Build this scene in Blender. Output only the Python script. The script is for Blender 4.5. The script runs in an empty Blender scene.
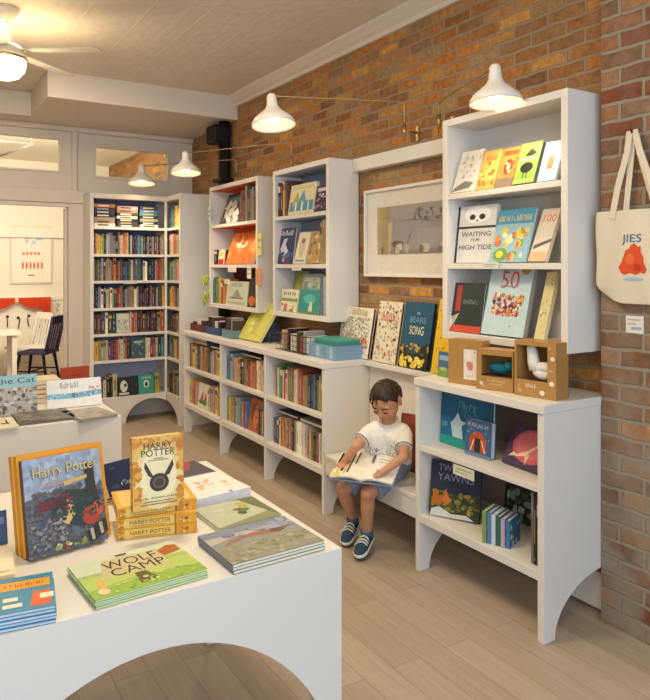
import bpy, bmesh, math, random
from mathutils import Vector, Matrix
random.seed(7)
SC = bpy.context.scene
COL = SC.collection
PI = math.pi
# ------------------------------------------------------------------ camera model (photo 650 x 700)
FPX, CX, HY, CAMH = 680.0, 325.0, 266.0, 1.45
YAW = math.radians(31.8)
FW = Vector((math.sin(YAW), math.cos(YAW), 0)); RT = Vector((math.cos(YAW), -math.sin(YAW), 0)); UP = Vector((0, 0, 1))
CAM = Vector((0, 0, CAMH))
def ray(px, py): return FW + RT * ((px - CX) / FPX) + UP * ((HY - py) / FPX)
def atX(px, py, X): d = ray(px, py); return CAM + d * (X / d.x)
def atY(px, py, Y): d = ray(px, py); return CAM + d * (Y / d.y)
def atZ(px, py, Z): d = ray(px, py); return CAM + d * ((Z - CAMH) / d.z)
def proj(p):
    q = Vector(p) - CAM; t = q.dot(FW); return CX + FPX * q.dot(RT) / t, HY - FPX * q.z / t
cam = bpy.data.cameras.new('camera'); camo = bpy.data.objects.new('camera', cam); COL.objects.link(camo)
camo.location = CAM; camo.rotation_euler = (PI / 2, 0, -YAW)
cam.sensor_fit = 'HORIZONTAL'; cam.sensor_width = 36; cam.lens = 36 * FPX / 650
cam.shift_y = -(350 - HY) / 650; cam.clip_start = 0.05
SC.camera = camo
SC.view_settings.view_transform = 'Standard'; SC.view_settings.look = 'None'; SC.view_settings.exposure = -.28

# ------------------------------------------------------------------ colours and materials
def lin(c):
    if isinstance(c, str):
        c = PAL.get(c, c).lstrip('#'); c = [int(c[i:i + 2], 16) / 255 for i in (0, 2, 4)]
    return tuple(((x / 12.92) if x <= .04045 else ((x + .055) / 1.055) ** 2.4) for x in c[:3]) + (1.0,)
PAL = dict(k='#2b2523', n='#343f5a', b='#52759c', t='#3d7f7b', g='#66834f', y='#d6b04c', o='#c77a42', r='#a84a38', m='#6b3634', w='#ddd6c6',
           c='#d3c4a0', s='#8d8e8c', p='#5e4a6c', e='#a08263', d='#4f3d31', l='#9db8c0', i='#cfa092', v='#a09c5a')
CNAME = dict(k='black', n='navy', b='blue', t='teal', g='green', y='yellow', o='orange', r='red', m='maroon', w='white', c='cream', s='grey', p='purple', e='tan',
             d='dark brown', l='pale blue', i='pink', v='olive')
MATS = {}
def newmat(name, rough=.5, spec=.3):
    m = bpy.data.materials.new(name); m.use_nodes = True
    nt = m.node_tree; b = nt.nodes['Principled BSDF']
    b.inputs['Roughness'].default_value = rough
    b.inputs['Specular IOR Level'].default_value = spec
    MATS[name] = m
    return m, nt, b
def N(nt, t, **kw):
    n = nt.nodes.new(t)
    for k, v in kw.items():
        if k in n.inputs: n.inputs[k].default_value = v
        else: setattr(n, k, v)
    return n
def plain(name, col, rough=.5, spec=.3, metal=0, noise=.05, nscale=6, bump=0):
    m, nt, b = newmat(name, rough, spec)
    b.inputs['Metallic'].default_value = metal
    tc = N(nt, 'ShaderNodeTexCoord'); nz = N(nt, 'ShaderNodeTexNoise'); nz.inputs['Scale'].default_value = nscale; nz.inputs['Detail'].default_value = 4
    nt.links.new(tc.outputs['Object'], nz.inputs['Vector'])
    mx = N(nt, 'ShaderNodeMix', data_type='RGBA')
    c = lin(col)
    mx.inputs[6].default_value = tuple(x * (1 - noise) for x in c[:3]) + (1,)
    mx.inputs[7].default_value = tuple(min(1, x * (1 + noise)) for x in c[:3]) + (1,)
    nt.links.new(nz.outputs['Fac'], mx.inputs[0]); nt.links.new(mx.outputs[2], b.inputs['Base Color'])
    if bump:
        bp = N(nt, 'ShaderNodeBump'); bp.inputs['Strength'].default_value = bump; bp.inputs['Distance'].default_value = .003
        nt.links.new(nz.outputs['Fac'], bp.inputs['Height']); nt.links.new(bp.outputs['Normal'], b.inputs['Normal'])
    return m
def vcol(name, rough=.5, spec=.3, noise=.12, nscale=40):
    m, nt, b = newmat(name, rough, spec)
    at = N(nt, 'ShaderNodeAttribute'); at.attribute_name = 'Col'
    tc = N(nt, 'ShaderNodeTexCoord'); nz = N(nt, 'ShaderNodeTexNoise'); nz.inputs['Scale'].default_value = nscale
    nt.links.new(tc.outputs['Object'], nz.inputs['Vector'])
    mr = N(nt, 'ShaderNodeMapRange'); mr.inputs[3].default_value = 1 - noise; mr.inputs[4].default_value = 1 + noise
    nt.links.new(nz.outputs['Fac'], mr.inputs[0])
    mx = N(nt, 'ShaderNodeMix', data_type='RGBA', blend_type='MULTIPLY'); mx.inputs[0].default_value = 1
    nt.links.new(at.outputs['Color'], mx.inputs[6]); nt.links.new(mr.outputs[0], mx.inputs[7]); nt.links.new(mx.outputs[2], b.inputs['Base Color'])
    return m
PAINT = vcol('printed_cover', .42, .35)
MATTE = vcol('matte_colour', .75, .15)
PAPER = vcol('page_edges', .8, .1, .08, 120)
WHITE = plain('white_lacquer', '#e0d9ce', .42, .35, noise=.02, nscale=3)
WALLW = plain('wall_paint', '#dccfbe', .7, .15, noise=.02, nscale=2)
BRASS = plain('brass', '#b39a66', .38, .5, 1, .04)
SHADE = plain('lamp_enamel', '#e8e0d2', .35, .4, noise=.02)
BLACKM = plain('black_iron', '#1c1b1b', .5, .3, .2)
def emis(name, col, s):
    m, nt, b = newmat(name)
    b.inputs['Base Color'].default_value = lin(col); b.inputs['Emission Color'].default_value = lin(col); b.inputs['Emission Strength'].default_value = s
    tc = N(nt, 'ShaderNodeTexCoord')
    return m
def glass(name, col=(1, 1, 1, 1), rough=.02):
    m, nt, b = newmat(name, rough, .5)
    tr = N(nt, 'ShaderNodeBsdfTransparent'); tr.inputs[0].default_value = col
    gl = N(nt, 'ShaderNodeBsdfGlossy'); gl.inputs['Roughness'].default_value = rough
    lw = N(nt, 'ShaderNodeLayerWeight'); lw.inputs[0].default_value = .25; mu = N(nt, 'ShaderNodeMath', operation='MULTIPLY'); mu.inputs[1].default_value = .35; nt.links.new(lw.outputs['Fresnel'], mu.inputs[0])
    mx = N(nt, 'ShaderNodeMixShader'); nt.links.new(mu.outputs[0], mx.inputs[0]); nt.links.new(tr.outputs[0], mx.inputs[1]); nt.links.new(gl.outputs[0], mx.inputs[2])
    nt.links.new(mx.outputs[0], nt.nodes['Material Output'].inputs['Surface'])
    return m
ACRYL = glass('clear_acrylic', (.97, .98, .96, 1))
def brickmat(name, pal, mortar, axis, seed=0, grey=0.0, course=.070, bw=.21):
    """brick courses; axis 0: wall runs along world Y, 1: along X"""
    m, nt, b = newmat(name, .85, .15)
    ge = N(nt, 'ShaderNodeNewGeometry'); sx = N(nt, 'ShaderNodeSeparateXYZ'); cb = N(nt, 'ShaderNodeCombineXYZ')
    L = nt.links.new
    L(ge.outputs['Position'], sx.inputs[0]); L(sx.outputs[1 if axis == 0 else 0], cb.inputs[0]); L(sx.outputs[2], cb.inputs[1])
    nd = N(nt, 'ShaderNodeTexNoise'); nd.inputs['Scale'].default_value = 9; nd.inputs['Detail'].default_value = 3; L(ge.outputs['Position'], nd.inputs['Vector'])
    sub = N(nt, 'ShaderNodeVectorMath', operation='SUBTRACT'); sub.inputs[1].default_value = (.5, .5, .5); L(nd.outputs['Color'], sub.inputs[0])
    scl = N(nt, 'ShaderNodeVectorMath', operation='SCALE'); scl.inputs['Scale'].default_value = .022; L(sub.outputs[0], scl.inputs[0])
    add = N(nt, 'ShaderNodeVectorMath', operation='ADD'); L(cb.outputs[0], add.inputs[0]); L(scl.outputs[0], add.inputs[1])
    bk = N(nt, 'ShaderNodeTexBrick'); bk.offset = .5
    bk.inputs['Color1'].default_value = (0, 0, 0, 1); bk.inputs['Color2'].default_value = (1, 1, 1, 1); bk.inputs['Mortar'].default_value = (.5, .5, .5, 1)
    bk.inputs['Scale'].default_value = 1; bk.inputs['Mortar Size'].default_value = .0085; bk.inputs['Mortar Smooth'].default_value = .25
    bk.inputs['Brick Width'].default_value = bw; bk.inputs['Row Height'].default_value = course; bk.inputs['Bias'].default_value = 0
    L(add.outputs[0], bk.inputs['Vector'])
    cr = N(nt, 'ShaderNodeValToRGB'); cr.color_ramp.interpolation = 'LINEAR'
    while len(cr.color_ramp.elements) < len(pal): cr.color_ramp.elements.new(.5)
    for k, c in enumerate(pal):
        cr.color_ramp.elements[k].position = k / (len(pal) - 1); cr.color_ramp.elements[k].color = lin(c)
    L(bk.outputs['Color'], cr.inputs[0])
    n2 = N(nt, 'ShaderNodeTexNoise'); n2.inputs['Scale'].default_value = 28; n2.inputs['Detail'].default_value = 6; n2.inputs['Roughness'].default_value = .7; L(ge.outputs['Position'], n2.inputs['Vector'])
    mr = N(nt, 'ShaderNodeMapRange'); mr.inputs[1].default_value = .3; mr.inputs[2].default_value = .7; mr.inputs[3].default_value = .62; mr.inputs[4].default_value = 1.3; L(n2.outputs['Fac'], mr.inputs[0])
    mu = N(nt, 'ShaderNodeMix', data_type='RGBA', blend_type='MULTIPLY'); mu.inputs[0].default_value = 1; L(cr.outputs[0], mu.inputs[6]); L(mr.outputs[0], mu.inputs[7])
    # patches of old grey mortar smeared over the faces
    n3 = N(nt, 'ShaderNodeTexNoise'); n3.inputs['Scale'].default_value = 5; n3.inputs['Detail'].default_value = 5; L(ge.outputs['Position'], n3.inputs['Vector'])
    m3 = N(nt, 'ShaderNodeMapRange'); m3.inputs[1].default_value = .52 - grey * .3; m3.inputs[2].default_value = .75 - grey * .2; m3.inputs[3].default_value = 0; m3.inputs[4].default_value = .5 + grey * .5; L(n3.outputs['Fac'], m3.inputs[0])
    # lower part of the wall is more smeared
    zr = N(nt, 'ShaderNodeMapRange'); zr.inputs[1].default_value = 1.5; zr.inputs[2].default_value = .1; zr.inputs[3].default_value = .45 if grey else 1; zr.inputs[4].default_value = 1.7 if grey else 1; L(sx.outputs[2], zr.inputs[0])
    mm = N(nt, 'ShaderNodeMath', operation='MULTIPLY', use_clamp=True); L(m3.outputs[0], mm.inputs[0]); L(zr.outputs[0], mm.inputs[1])
    mg = N(nt, 'ShaderNodeMix', data_type='RGBA'); mg.inputs[7].default_value = lin(mortar); L(mu.outputs[2], mg.inputs[6]); L(mm.outputs[0], mg.inputs[0])
    mo = N(nt, 'ShaderNodeMix', data_type='RGBA'); L(mg.outputs[2], mo.inputs[6]); mo.inputs[7].default_value = lin(mortar); L(bk.outputs['Fac'], mo.inputs[0])
    L(mo.outputs[2], b.inputs['Base Color'])
    inv = N(nt, 'ShaderNodeMath', operation='SUBTRACT'); inv.inputs[0].default_value = 1; L(bk.outputs['Fac'], inv.inputs[1])
    ad = N(nt, 'ShaderNodeMath', operation='MULTIPLY_ADD'); L(n2.outputs['Fac'], ad.inputs[0]); ad.inputs[1].default_value = .5; L(inv.outputs[0], ad.inputs[2])
    bp = N(nt, 'ShaderNodeBump'); bp.inputs['Strength'].default_value = .8; bp.inputs['Distance'].default_value = .008; L(ad.outputs[0], bp.inputs['Height']); L(bp.outputs['Normal'], b.inputs['Normal'])
    return m
BRICK = brickmat('old_brick', ['#90603a', '#c0803f', '#7f5a42', '#b27740', '#967049', '#c99248', '#886449', '#a6885c', '#b87036'], '#9a846a', 0, course=.0635, bw=.2)
BRICKP = brickmat('old_brick_grey', ['#8f5f42', '#a4764f', '#7f5840', '#8f7258', '#b37f50', '#7a5c44', '#83492f'], '#968a78', 0, 3, .55)
def floormat():
    m, nt, b = newmat('floor_boards', .45, .3); L = nt.links.new
    ge = N(nt, 'ShaderNodeNewGeometry'); sx = N(nt, 'ShaderNodeSeparateXYZ'); cb = N(nt, 'ShaderNodeCombineXYZ')
    L(ge.outputs['Position'], sx.inputs[0]); L(sx.outputs[1], cb.inputs[0]); L(sx.outputs[0], cb.inputs[1])
    bk = N(nt, 'ShaderNodeTexBrick'); bk.offset = .37
    bk.inputs['Color1'].default_value = (0, 0, 0, 1); bk.inputs['Color2'].default_value = (1, 1, 1, 1)
    bk.inputs['Scale'].default_value = 1; bk.inputs['Mortar Size'].default_value = .0016; bk.inputs['Mortar Smooth'].default_value = .4
    bk.inputs['Brick Width'].default_value = 1.2; bk.inputs['Row Height'].default_value = .125
    L(cb.outputs[0], bk.inputs['Vector'])
    mp = N(nt, 'ShaderNodeMapping'); mp.inputs['Scale'].default_value = (26, 1.6, 1); L(ge.outputs['Position'], mp.inputs['Vector'])
    nz = N(nt, 'ShaderNodeTexNoise'); nz.inputs['Scale'].default_value = 2.2; nz.inputs['Detail'].default_value = 7; nz.inputs['Roughness'].default_value = .62; nz.inputs['Distortion'].default_value = .6; L(mp.outputs[0], nz.inputs['Vector'])
    mixf = N(nt, 'ShaderNodeMix', data_type='FLOAT'); mixf.inputs[0].default_value = .72; L(bk.outputs['Color'], mixf.inputs[2]); L(nz.outputs['Fac'], mixf.inputs[3])
    cr = N(nt, 'ShaderNodeValToRGB'); cr.color_ramp.elements[0].position = .2; cr.color_ramp.elements[1].position = .8
    cr.color_ramp.elements[0].color = lin('#a08c76'); cr.color_ramp.elements[1].color = lin('#bfac95'); L(mixf.outputs[0], cr.inputs[0])
    mo = N(nt, 'ShaderNodeMix', data_type='RGBA'); L(cr.outputs[0], mo.inputs[6]); mo.inputs[7].default_value = lin('#917e69'); L(bk.outputs['Fac'], mo.inputs[0])
    L(mo.outputs[2], b.inputs['Base Color'])
    bp = N(nt, 'ShaderNodeBump'); bp.inputs['Strength'].default_value = .12; bp.inputs['Distance'].default_value = .002; L(nz.outputs['Fac'], bp.inputs['Height']); L(bp.outputs['Normal'], b.inputs['Normal'])
    return m
FLOOR = floormat()
def ceilmat():
    m, nt, b = newmat('pressed_tin_ceiling', .6, .25); L = nt.links.new
    ge = N(nt, 'ShaderNodeNewGeometry')
    mp = N(nt, 'ShaderNodeMapping'); mp.inputs['Rotation'].default_value = (0, 0, PI / 2); L(ge.outputs['Position'], mp.inputs['Vector'])
    bk = N(nt, 'ShaderNodeTexBrick'); bk.offset = 0
    bk.inputs['Scale'].default_value = 1; bk.inputs['Mortar Size'].default_value = .007; bk.inputs['Mortar Smooth'].default_value = .6
    bk.inputs['Brick Width'].default_value = .61; bk.inputs['Row Height'].default_value = .305
    L(mp.outputs[0], bk.inputs['Vector'])
    vo = N(nt, 'ShaderNodeTexVoronoi'); vo.feature = 'SMOOTH_F1'; vo.inputs['Scale'].default_value = 16; vo.inputs['Randomness'].default_value = .5; L(ge.outputs['Position'], vo.inputs['Vector'])
    nz = N(nt, 'ShaderNodeTexNoise'); nz.inputs['Scale'].default_value = 4; nz.inputs['Detail'].default_value = 4; L(ge.outputs['Position'], nz.inputs['Vector'])
    a1 = N(nt, 'ShaderNodeMath', operation='MULTIPLY_ADD'); L(vo.outputs['Distance'], a1.inputs[0]); a1.inputs[1].default_value = 2.2; L(bk.outputs['Fac'], a1.inputs[2])
    bp = N(nt, 'ShaderNodeBump'); bp.inputs['Strength'].default_value = .35; bp.inputs['Distance'].default_value = .008; L(a1.outputs[0], bp.inputs['Height']); L(bp.outputs['Normal'], b.inputs['Normal'])
    cr = N(nt, 'ShaderNodeValToRGB'); cr.color_ramp.elements[0].color = lin('#d6cbb9'); cr.color_ramp.elements[1].color = lin('#e4dac8'); L(nz.outputs['Fac'], cr.inputs[0])
    mx = N(nt, 'ShaderNodeMix', data_type='RGBA'); L(cr.outputs[0], mx.inputs[6]); mx.inputs[7].default_value = lin('#ebe2d2')
    mf = N(nt, 'ShaderNodeMath', operation='MULTIPLY'); mf.inputs[1].default_value = .6; L(bk.outputs['Fac'], mf.inputs[0]); L(mf.outputs[0], mx.inputs[0])
    L(mx.outputs[2], b.inputs['Base Color'])
    return m
CEIL = ceilmat()

# ------------------------------------------------------------------ mesh builder
TXT = {}
def text_geo(s):
    if s not in TXT:
        cu = bpy.data.curves.new('tmp', 'FONT'); cu.body = s; cu.resolution_u = 3; cu.align_x = 'CENTER'; cu.align_y = 'CENTER'
        o = bpy.data.objects.new('tmp', cu); COL.objects.link(o)
        bpy.context.view_layer.update()
        dg = bpy.context.evaluated_depsgraph_get(); me = o.evaluated_get(dg).to_mesh()
        v = [(p.co.x, p.co.y) for p in me.vertices]; f = [tuple(p.vertices) for p in me.polygons]
        xs = [p[0] for p in v]; ys = [p[1] for p in v]
        cx, cy = (min(xs) + max(xs)) / 2, (min(ys) + max(ys)) / 2
        TXT[s] = ([(x - cx, y - cy) for x, y in v], f, max(xs) - min(xs), max(ys) - min(ys))
        bpy.data.objects.remove(o); bpy.data.curves.remove(cu)
    return TXT[s]
class MB:
    def __init__(s): s.v = []; s.f = []; s.c = []; s.sm = []
    def add(s, vs, fs, col=None, M=None, smooth=False):
        n = len(s.v)
        s.v += [tuple(M @ Vector(p)) if M else tuple(p) for p in vs]
        c = lin(col) if col is not None else (.8, .8, .8, 1)
        for f in fs:
            s.f.append([n + i for i in f]); s.c.append(c); s.sm.append(smooth)
        return s
    def box(s, lo, hi, col=None, M=None, cols=None):
        x0, y0, z0 = lo; x1, y1, z1 = hi
        vs = [(x0, y0, z0), (x1, y0, z0), (x1, y1, z0), (x0, y1, z0), (x0, y0, z1), (x1, y0, z1), (x1, y1, z1), (x0, y1, z1)]
        fs = [(0, 3, 2, 1), (4, 5, 6, 7), (0, 1, 5, 4), (1, 2, 6, 5), (2, 3, 7, 6), (3, 0, 4, 7)]  # bottom, top, -y, +x, +y, -x
        if cols:
            for f, c in zip(fs, cols): s.add([vs[i] for i in f], [(0, 1, 2, 3)], c, M)
        else: s.add(vs, fs, col, M)
        return s
    def prism(s, poly, a0, a1, axis='y', col=None, M=None):
        """poly in the two other axes (x,z for y; y,z for x; x,y for z)"""
        k = len(poly)
        def P(p, a): return (p[0], a, p[1]) if axis == 'y' else (a, p[0], p[1]) if axis == 'x' else (p[0], p[1], a)
        vs = [P(p, a0) for p in poly] + [P(p, a1) for p in poly]
        fs = [tuple(range(k))[::-1], tuple(range(k, 2 * k))] + [(i, (i + 1) % k, k + (i + 1) % k, k + i) for i in range(k)]
        return s.add(vs, fs, col, M)
    def rings(s, rings, col=None, caps=True, smooth=True, closed=False, M=None):
        n = len(rings[0]); vs = [p for r in rings for p in r]; fs = []
        R = len(rings)
        for i in range(R if closed else R - 1):
            a, b = i * n, ((i + 1) % R) * n
            fs += [(a + j, a + (j + 1) % n, b + (j + 1) % n, b + j) for j in range(n)]
        if caps and not closed: fs += [tuple(range(n))[::-1], tuple(range((R - 1) * n, R * n))]
        return s.add(vs, fs, col, M, smooth)
    def tube(s, pts, r, n=8, col=None, caps=True, closed=False, M=None):
        pts = [Vector(p) for p in pts]; k = len(pts); rr = r if isinstance(r, (list, tuple)) else [r] * k
        rings = []; prev = None
        for i in range(k):
            if closed: t = pts[(i + 1) % k] - pts[i - 1]
            else: t = pts[min(i + 1, k - 1)] - pts[max(i - 1, 0)]
            t.normalize()
            if prev is None:
                a = Vector((0, 0, 1)) if abs(t.z) < .9 else Vector((1, 0, 0)); u = t.cross(a).normalized()
            else: u = (prev - t * prev.dot(t)).normalized()
            prev = u; w = t.cross(u)
            rings.append([pts[i] + (u * math.cos(2 * PI * j / n) + w * math.sin(2 * PI * j / n)) * rr[i] for j in range(n)])
        return s.rings(rings, col, caps, True, closed, M)
    def lathe(s, prof, n=24, col=None, M=None, caps=True):
        return s.rings([[(r * math.cos(2 * PI * j / n), r * math.sin(2 * PI * j / n), z) for j in range(n)] for r, z in prof], col, caps, True, M=M)
    def ell(s, c, r, R=None, n=16, m=10, col=None):
        """closed ellipsoid; R rotation matrix"""
        M = Matrix.Translation(Vector(c)) @ (R.to_4x4() if R else Matrix())
        vs = [(0, 0, r[2])]; fs = []
        for i in range(1, m):
            th = PI * i / m
            vs += [(r[0] * math.sin(th) * math.cos(2 * PI * j / n), r[1] * math.sin(th) * math.sin(2 * PI * j / n), r[2] * math.cos(th)) for j in range(n)]
        vs.append((0, 0, -r[2])); L = len(vs) - 1
        for j in range(n):
            fs.append((0, 1 + j, 1 + (j + 1) % n)); fs.append((L, L - n + (j + 1) % n, L - n + j))
            for i in range(m - 2):
                a = 1 + i * n; b = a + n; fs.append((a + j, b + j, b + (j + 1) % n, a + (j + 1) % n))
        return s.add(vs, fs, col, M, True)
    def cap(s, p0, p1, r0, r1, n=14, col=None):
        """tapered capsule (closed)"""
        p0, p1 = Vector(p0), Vector(p1); d = (p1 - p0); L = d.length; d.normalize()
        pts, rs = [], []
        for a in (85, 60, 30, 0): pts.append(p0 - d * (r0 * math.sin(math.radians(a)))); rs.append(r0 * math.cos(math.radians(a)))
        for a in (0, 30, 60, 85): pts.append(p1 + d * (r1 * math.sin(math.radians(a)))); rs.append(r1 * math.cos(math.radians(a)))
        return s.tube(pts, rs, n, col)
    def text(s, t, M, width=None, height=None, col='k', cu=0, cv=0, rot=0, stretch=1):
        """lettering in the xz plane facing -y of M"""
        v, f, W, H = text_geo(t)
        k = (width / W) if width else (height / H)
        kz = (height / H) if (height and width) else k
        c, sn = math.cos(rot), math.sin(rot)
        vs = [(cu + (x * k * c - y * kz * sn), 0, cv + (x * k * sn + y * kz * c)) for x, y in v]
        return s.add(vs, f, col, M)
    def build(s, name, mat, parent=None, bevel=0, seg=2, M=None):
        me = bpy.data.meshes.new(name); me.from_pydata(s.v, [], s.f)
        at = me.color_attributes.new('Col', 'FLOAT_COLOR', 'CORNER')
        buf = []
        for p in me.polygons:
            for _ in range(p.loop_total): buf += s.c[p.index]
        at.data.foreach_set('color', buf)
        me.polygons.foreach_set('use_smooth', s.sm)
        me.materials.append(mat); me.update()
        o = bpy.data.objects.new(name, me); COL.objects.link(o)
        if parent: o.parent = parent
        if M is not None: o.matrix_basis = M
        if bevel:
            b = o.modifiers.new('bevel', 'BEVEL'); b.width = bevel; b.segments = seg; b.limit_method = 'ANGLE'; b.angle_limit = math.radians(40)
        return o
def tag(o, label=None, cat=None, group=None, kind=None):
    for k, v in (('label', label), ('category', cat), ('group', group), ('kind', kind)):
        if v: o[k] = v
    return o
def empty(name, loc=(0, 0, 0)):
    o = bpy.data.objects.new(name, None); COL.objects.link(o); o.location = loc; o.empty_display_size = .05
    return o
def struct(o): o['kind'] = 'structure'; return o
def dup(o, parent=None):
    c = o.copy(); COL.objects.link(c)
    if parent is not None: c.parent = parent
    for ch in [x for x in SC.objects if x.parent == o]: dup(ch, c)
    return c
def T(v): return Matrix.Translation(Vector(v))
def basis(o, x, y, z):
    M = Matrix((x, y, z)).transposed().to_4x4(); return Matrix.Translation(Vector(o)) @ M
ORD = ['first', 'second', 'third', 'fourth', 'fifth', 'sixth', 'seventh', 'eighth', 'ninth', 'tenth', 'eleventh', 'twelfth', 'thirteenth', 'fourteenth', 'fifteenth', 'sixteenth',
       'seventeenth', 'eighteenth', 'nineteenth', 'twentieth'] + ['twenty-' + x for x in ('first', 'second', 'third', 'fourth', 'fifth', 'sixth', 'seventh', 'eighth', 'ninth')] + ['thirtieth'] + ['thirty-' + x for x in ('first', 'second', 'third', 'fourth', 'fifth', 'sixth', 'seventh', 'eighth', 'ninth')]
# ------------------------------------------------------------------ the room
WX, BY, CZ = 2.5, 6.6, 2.94          # brick wall, back wall, ceiling
def sbox(name, lo, hi, mat, bevel=0): return struct(MB().box(lo, hi).build(name, mat, bevel=bevel))
sbox('floor', (-2.6, -2.5, -.06), (2.7, 10.2, 0), FLOOR)
sbox('ceiling', (-2.6, -2.5, CZ), (2.7, BY, CZ + .08), CEIL)
sbox('wall_right', (WX, 1.5, 0), (WX + .12, 10.1, CZ), BRICK)
sbox('wall_pier', (2.42, -2.5, 0), (2.62, 1.765, CZ), BRICKP)
sbox('wall_left', (-2.6, -2.5, 0), (-2.5, 10.1, CZ), WALLW)
# back wall with a doorway and two transom lights
DX0, DX1, DZ = .25, 1.295, 2.02
T1 = (.35, 1.235, 2.305, 2.63); T2 = (1.528, 2.257, 2.285, 2.59)
def wallY(name, x0, x1, z0, z1, y0=BY, y1=BY + .1, mat=WALLW): return struct(MB().box((x0, y0, z0), (x1, y1, z1)).build(name, mat))
m = MB()
for (x0, x1, z0, z1) in ((-2.5, DX0, 0, T1[2]), (DX1, WX, 0, T1[2] - .02), (DX0, DX1, DZ, T1[2]), (DX1, WX, T1[2] - .02, T1[2] - .02), (-2.5, T1[0], T1[2], CZ), (T1[0], T1[1], T1[3], CZ), (T1[1], DX1, T1[2], CZ), (DX1, T2[0], T1[2] - .02, CZ), (T2[0], T2[1], T2[3], CZ), (T2[1], WX, T1[2] - .02, CZ)):
    if x1 > x0 and z1 > z0: m.box((x0, BY, z0), (x1, BY + .1, z1))
struct(m.build('wall_back', WALLW))
for i, t in enumerate((T1, T2)):
    w = empty('window_%d' % (i + 1), ((t[0] + t[1]) / 2, BY, t[2])); struct(w)
    fr = MB(); a = .018
    for lo, hi in (((t[0], t[2]), (t[1], t[2] + a)), ((t[0], t[3] - a), (t[1], t[3])), ((t[0], t[2] + a), (t[0] + a, t[3] - a)), ((t[1] - a, t[2] + a), (t[1], t[3] - a))):
        fr.box((lo[0], BY - .012, lo[1]), (hi[0], BY + .05, hi[1]))
    o = fr.build('window_frame', WALLW, w, M=T((-w.location.x, -w.location.y, -w.location.z)))
    g = MB().box((t[0] + a, BY + .03, t[2] + a), (t[1] - a, BY + .034, t[3] - a)).build('pane', ACRYL, w, M=T((-w.location.x, -w.location.y, -w.location.z)))
# header band, mullion, door casing
sbox('trim_1', (-2.5, BY - .05, 2.03), (1.44, BY, 2.15), WALLW, .006)
sbox('trim_2', (1.325, BY - .035, 2.15), (1.37, BY, 2.735), WALLW, .006)
sbox('trim_3', (-2.5, BY - .05, 2.69), (WX, BY, 2.735), WALLW, .01)
m = MB()
m.box((DX1, BY - .03, 0), (DX1 + .13, BY, 2.03)).box((DX0 - .13, BY - .03, 0), (DX0, BY, 2.03)).box((DX0, BY - .03, DZ - .03), (DX1, BY, 2.03))
m.box((DX1 - .03, BY + .03, 0), (DX1, BY + .07, DZ - .04))
struct(m.build('trim_4', WALLW, bevel=.005))
# dropped soffits at the back
sbox('ceiling_soffit', (.93, 5.49, 2.735), (WX, BY, CZ), WALLW, .004)
sbox('ceiling_soffit', (-2.5, 6.28, 2.735), (.93, BY, CZ), WALLW, .004)
# crown moulding on the brick wall
cp = [(WX, 2.85), (WX - .02, 2.85), (WX - .025, 2.875), (WX - .05, 2.89), (WX - .085, 2.925), (WX - .09, CZ), (WX, CZ)]
struct(MB().prism(cp, 1.77, 5.49).build('trim_5', WALLW))
cp2 = [(x - .08, z) for x, z in cp]
struct(MB().prism(cp2, -2.5, 1.77).build('trim_6', WALLW))
sbox('baseboard_right', (WX - .03, 1.77, .015), (WX, 5.6, .17), WHITE, .004)

# ---- the room seen through the doorway
BR_W = plain('back_room_white', '#efe6d2', .6, .2, noise=.02)
sbox('wall_far', (-2.5, 9.9, 0), (WX, 10.0, 2.94), BR_W)
sbox('ceiling_far', (-2.5, BY, 2.87), (WX, 10.0, 2.94), BR_W)
sbox('trim_7', (-.5, 9.82, 1.83), (2.5, 9.9, 1.95), BR_W, .006)
sbox('trim_8', (-.5, 9.86, .98), (2.5, 9.9, 1.03), BR_W, .006)
sbox('trim_9', (1.93, 9.87, 0), (1.98, 9.9, 1.83), BR_W, .006)
# framed drawings
def flatpic(name, label, cat, px0, py0, px1, py1, Y, art, frame=None, bg='#f3ead6'):
    a = atY(px0, py1, Y); b = atY(px1, py0, Y); w, h = b.x - a.x, b.z - a.z
    root = empty(name, (a.x, Y, a.z))
    mb = MB().box((0, 0, 0), (w, .008, h), bg)
    M = T((0, -.0008, 0))
    for k, (x, z, rw, rh, c) in enumerate(art):
        mb.ell((x * w, -.0012, z * h), (rw * w, .0008, rh * h), n=10, m=6, col=c)
    mb.build('sheet', MATTE, root)
    if frame:
        f = MB(); a = .025
        f.box((-a, -.012, -a), (w + a, .012, 0), frame).box((-a, -.012, h), (w + a, .012, h + a), frame).box((-a, -.012, 0), (0, .012, h), frame).box((w, -.012, 0), (w + a, .012, h), frame)
        f.build('frame', MATTE, root)
    return tag(root, label, cat)
rr = random.Random(3)
art = [(.25 + .5 * rr.random(), .7 + .2 * rr.random(), .05, .03, '#b9d3d6') for _ in range(9)] + [(.3 + i * .1, .52, .035, .03, '#d98a70') for i in range(5)] + [(.28 + i * .1, .3, .03, .07, '#d97a5c') for i in range(6)] + [(.5, .12, .1, .012, '#8b8478')]
flatpic('framed_drawing', 'pale framed drawing with orange marks hanging in the back room above the puppet theatre', 'drawing', 12, 228, 50, 282, 9.88, art, '#e3d8c0')
art = [(.3 + .4 * rr.random(), .1 + .8 * rr.random(), .12, .03, '#c9bfae') for _ in range(9)]
flatpic('pinned_drawing', 'faint pencil drawing pinned beside the red curtained puppet theatre', 'drawing', 51, 298, 64, 338, 9.88, art)
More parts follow.
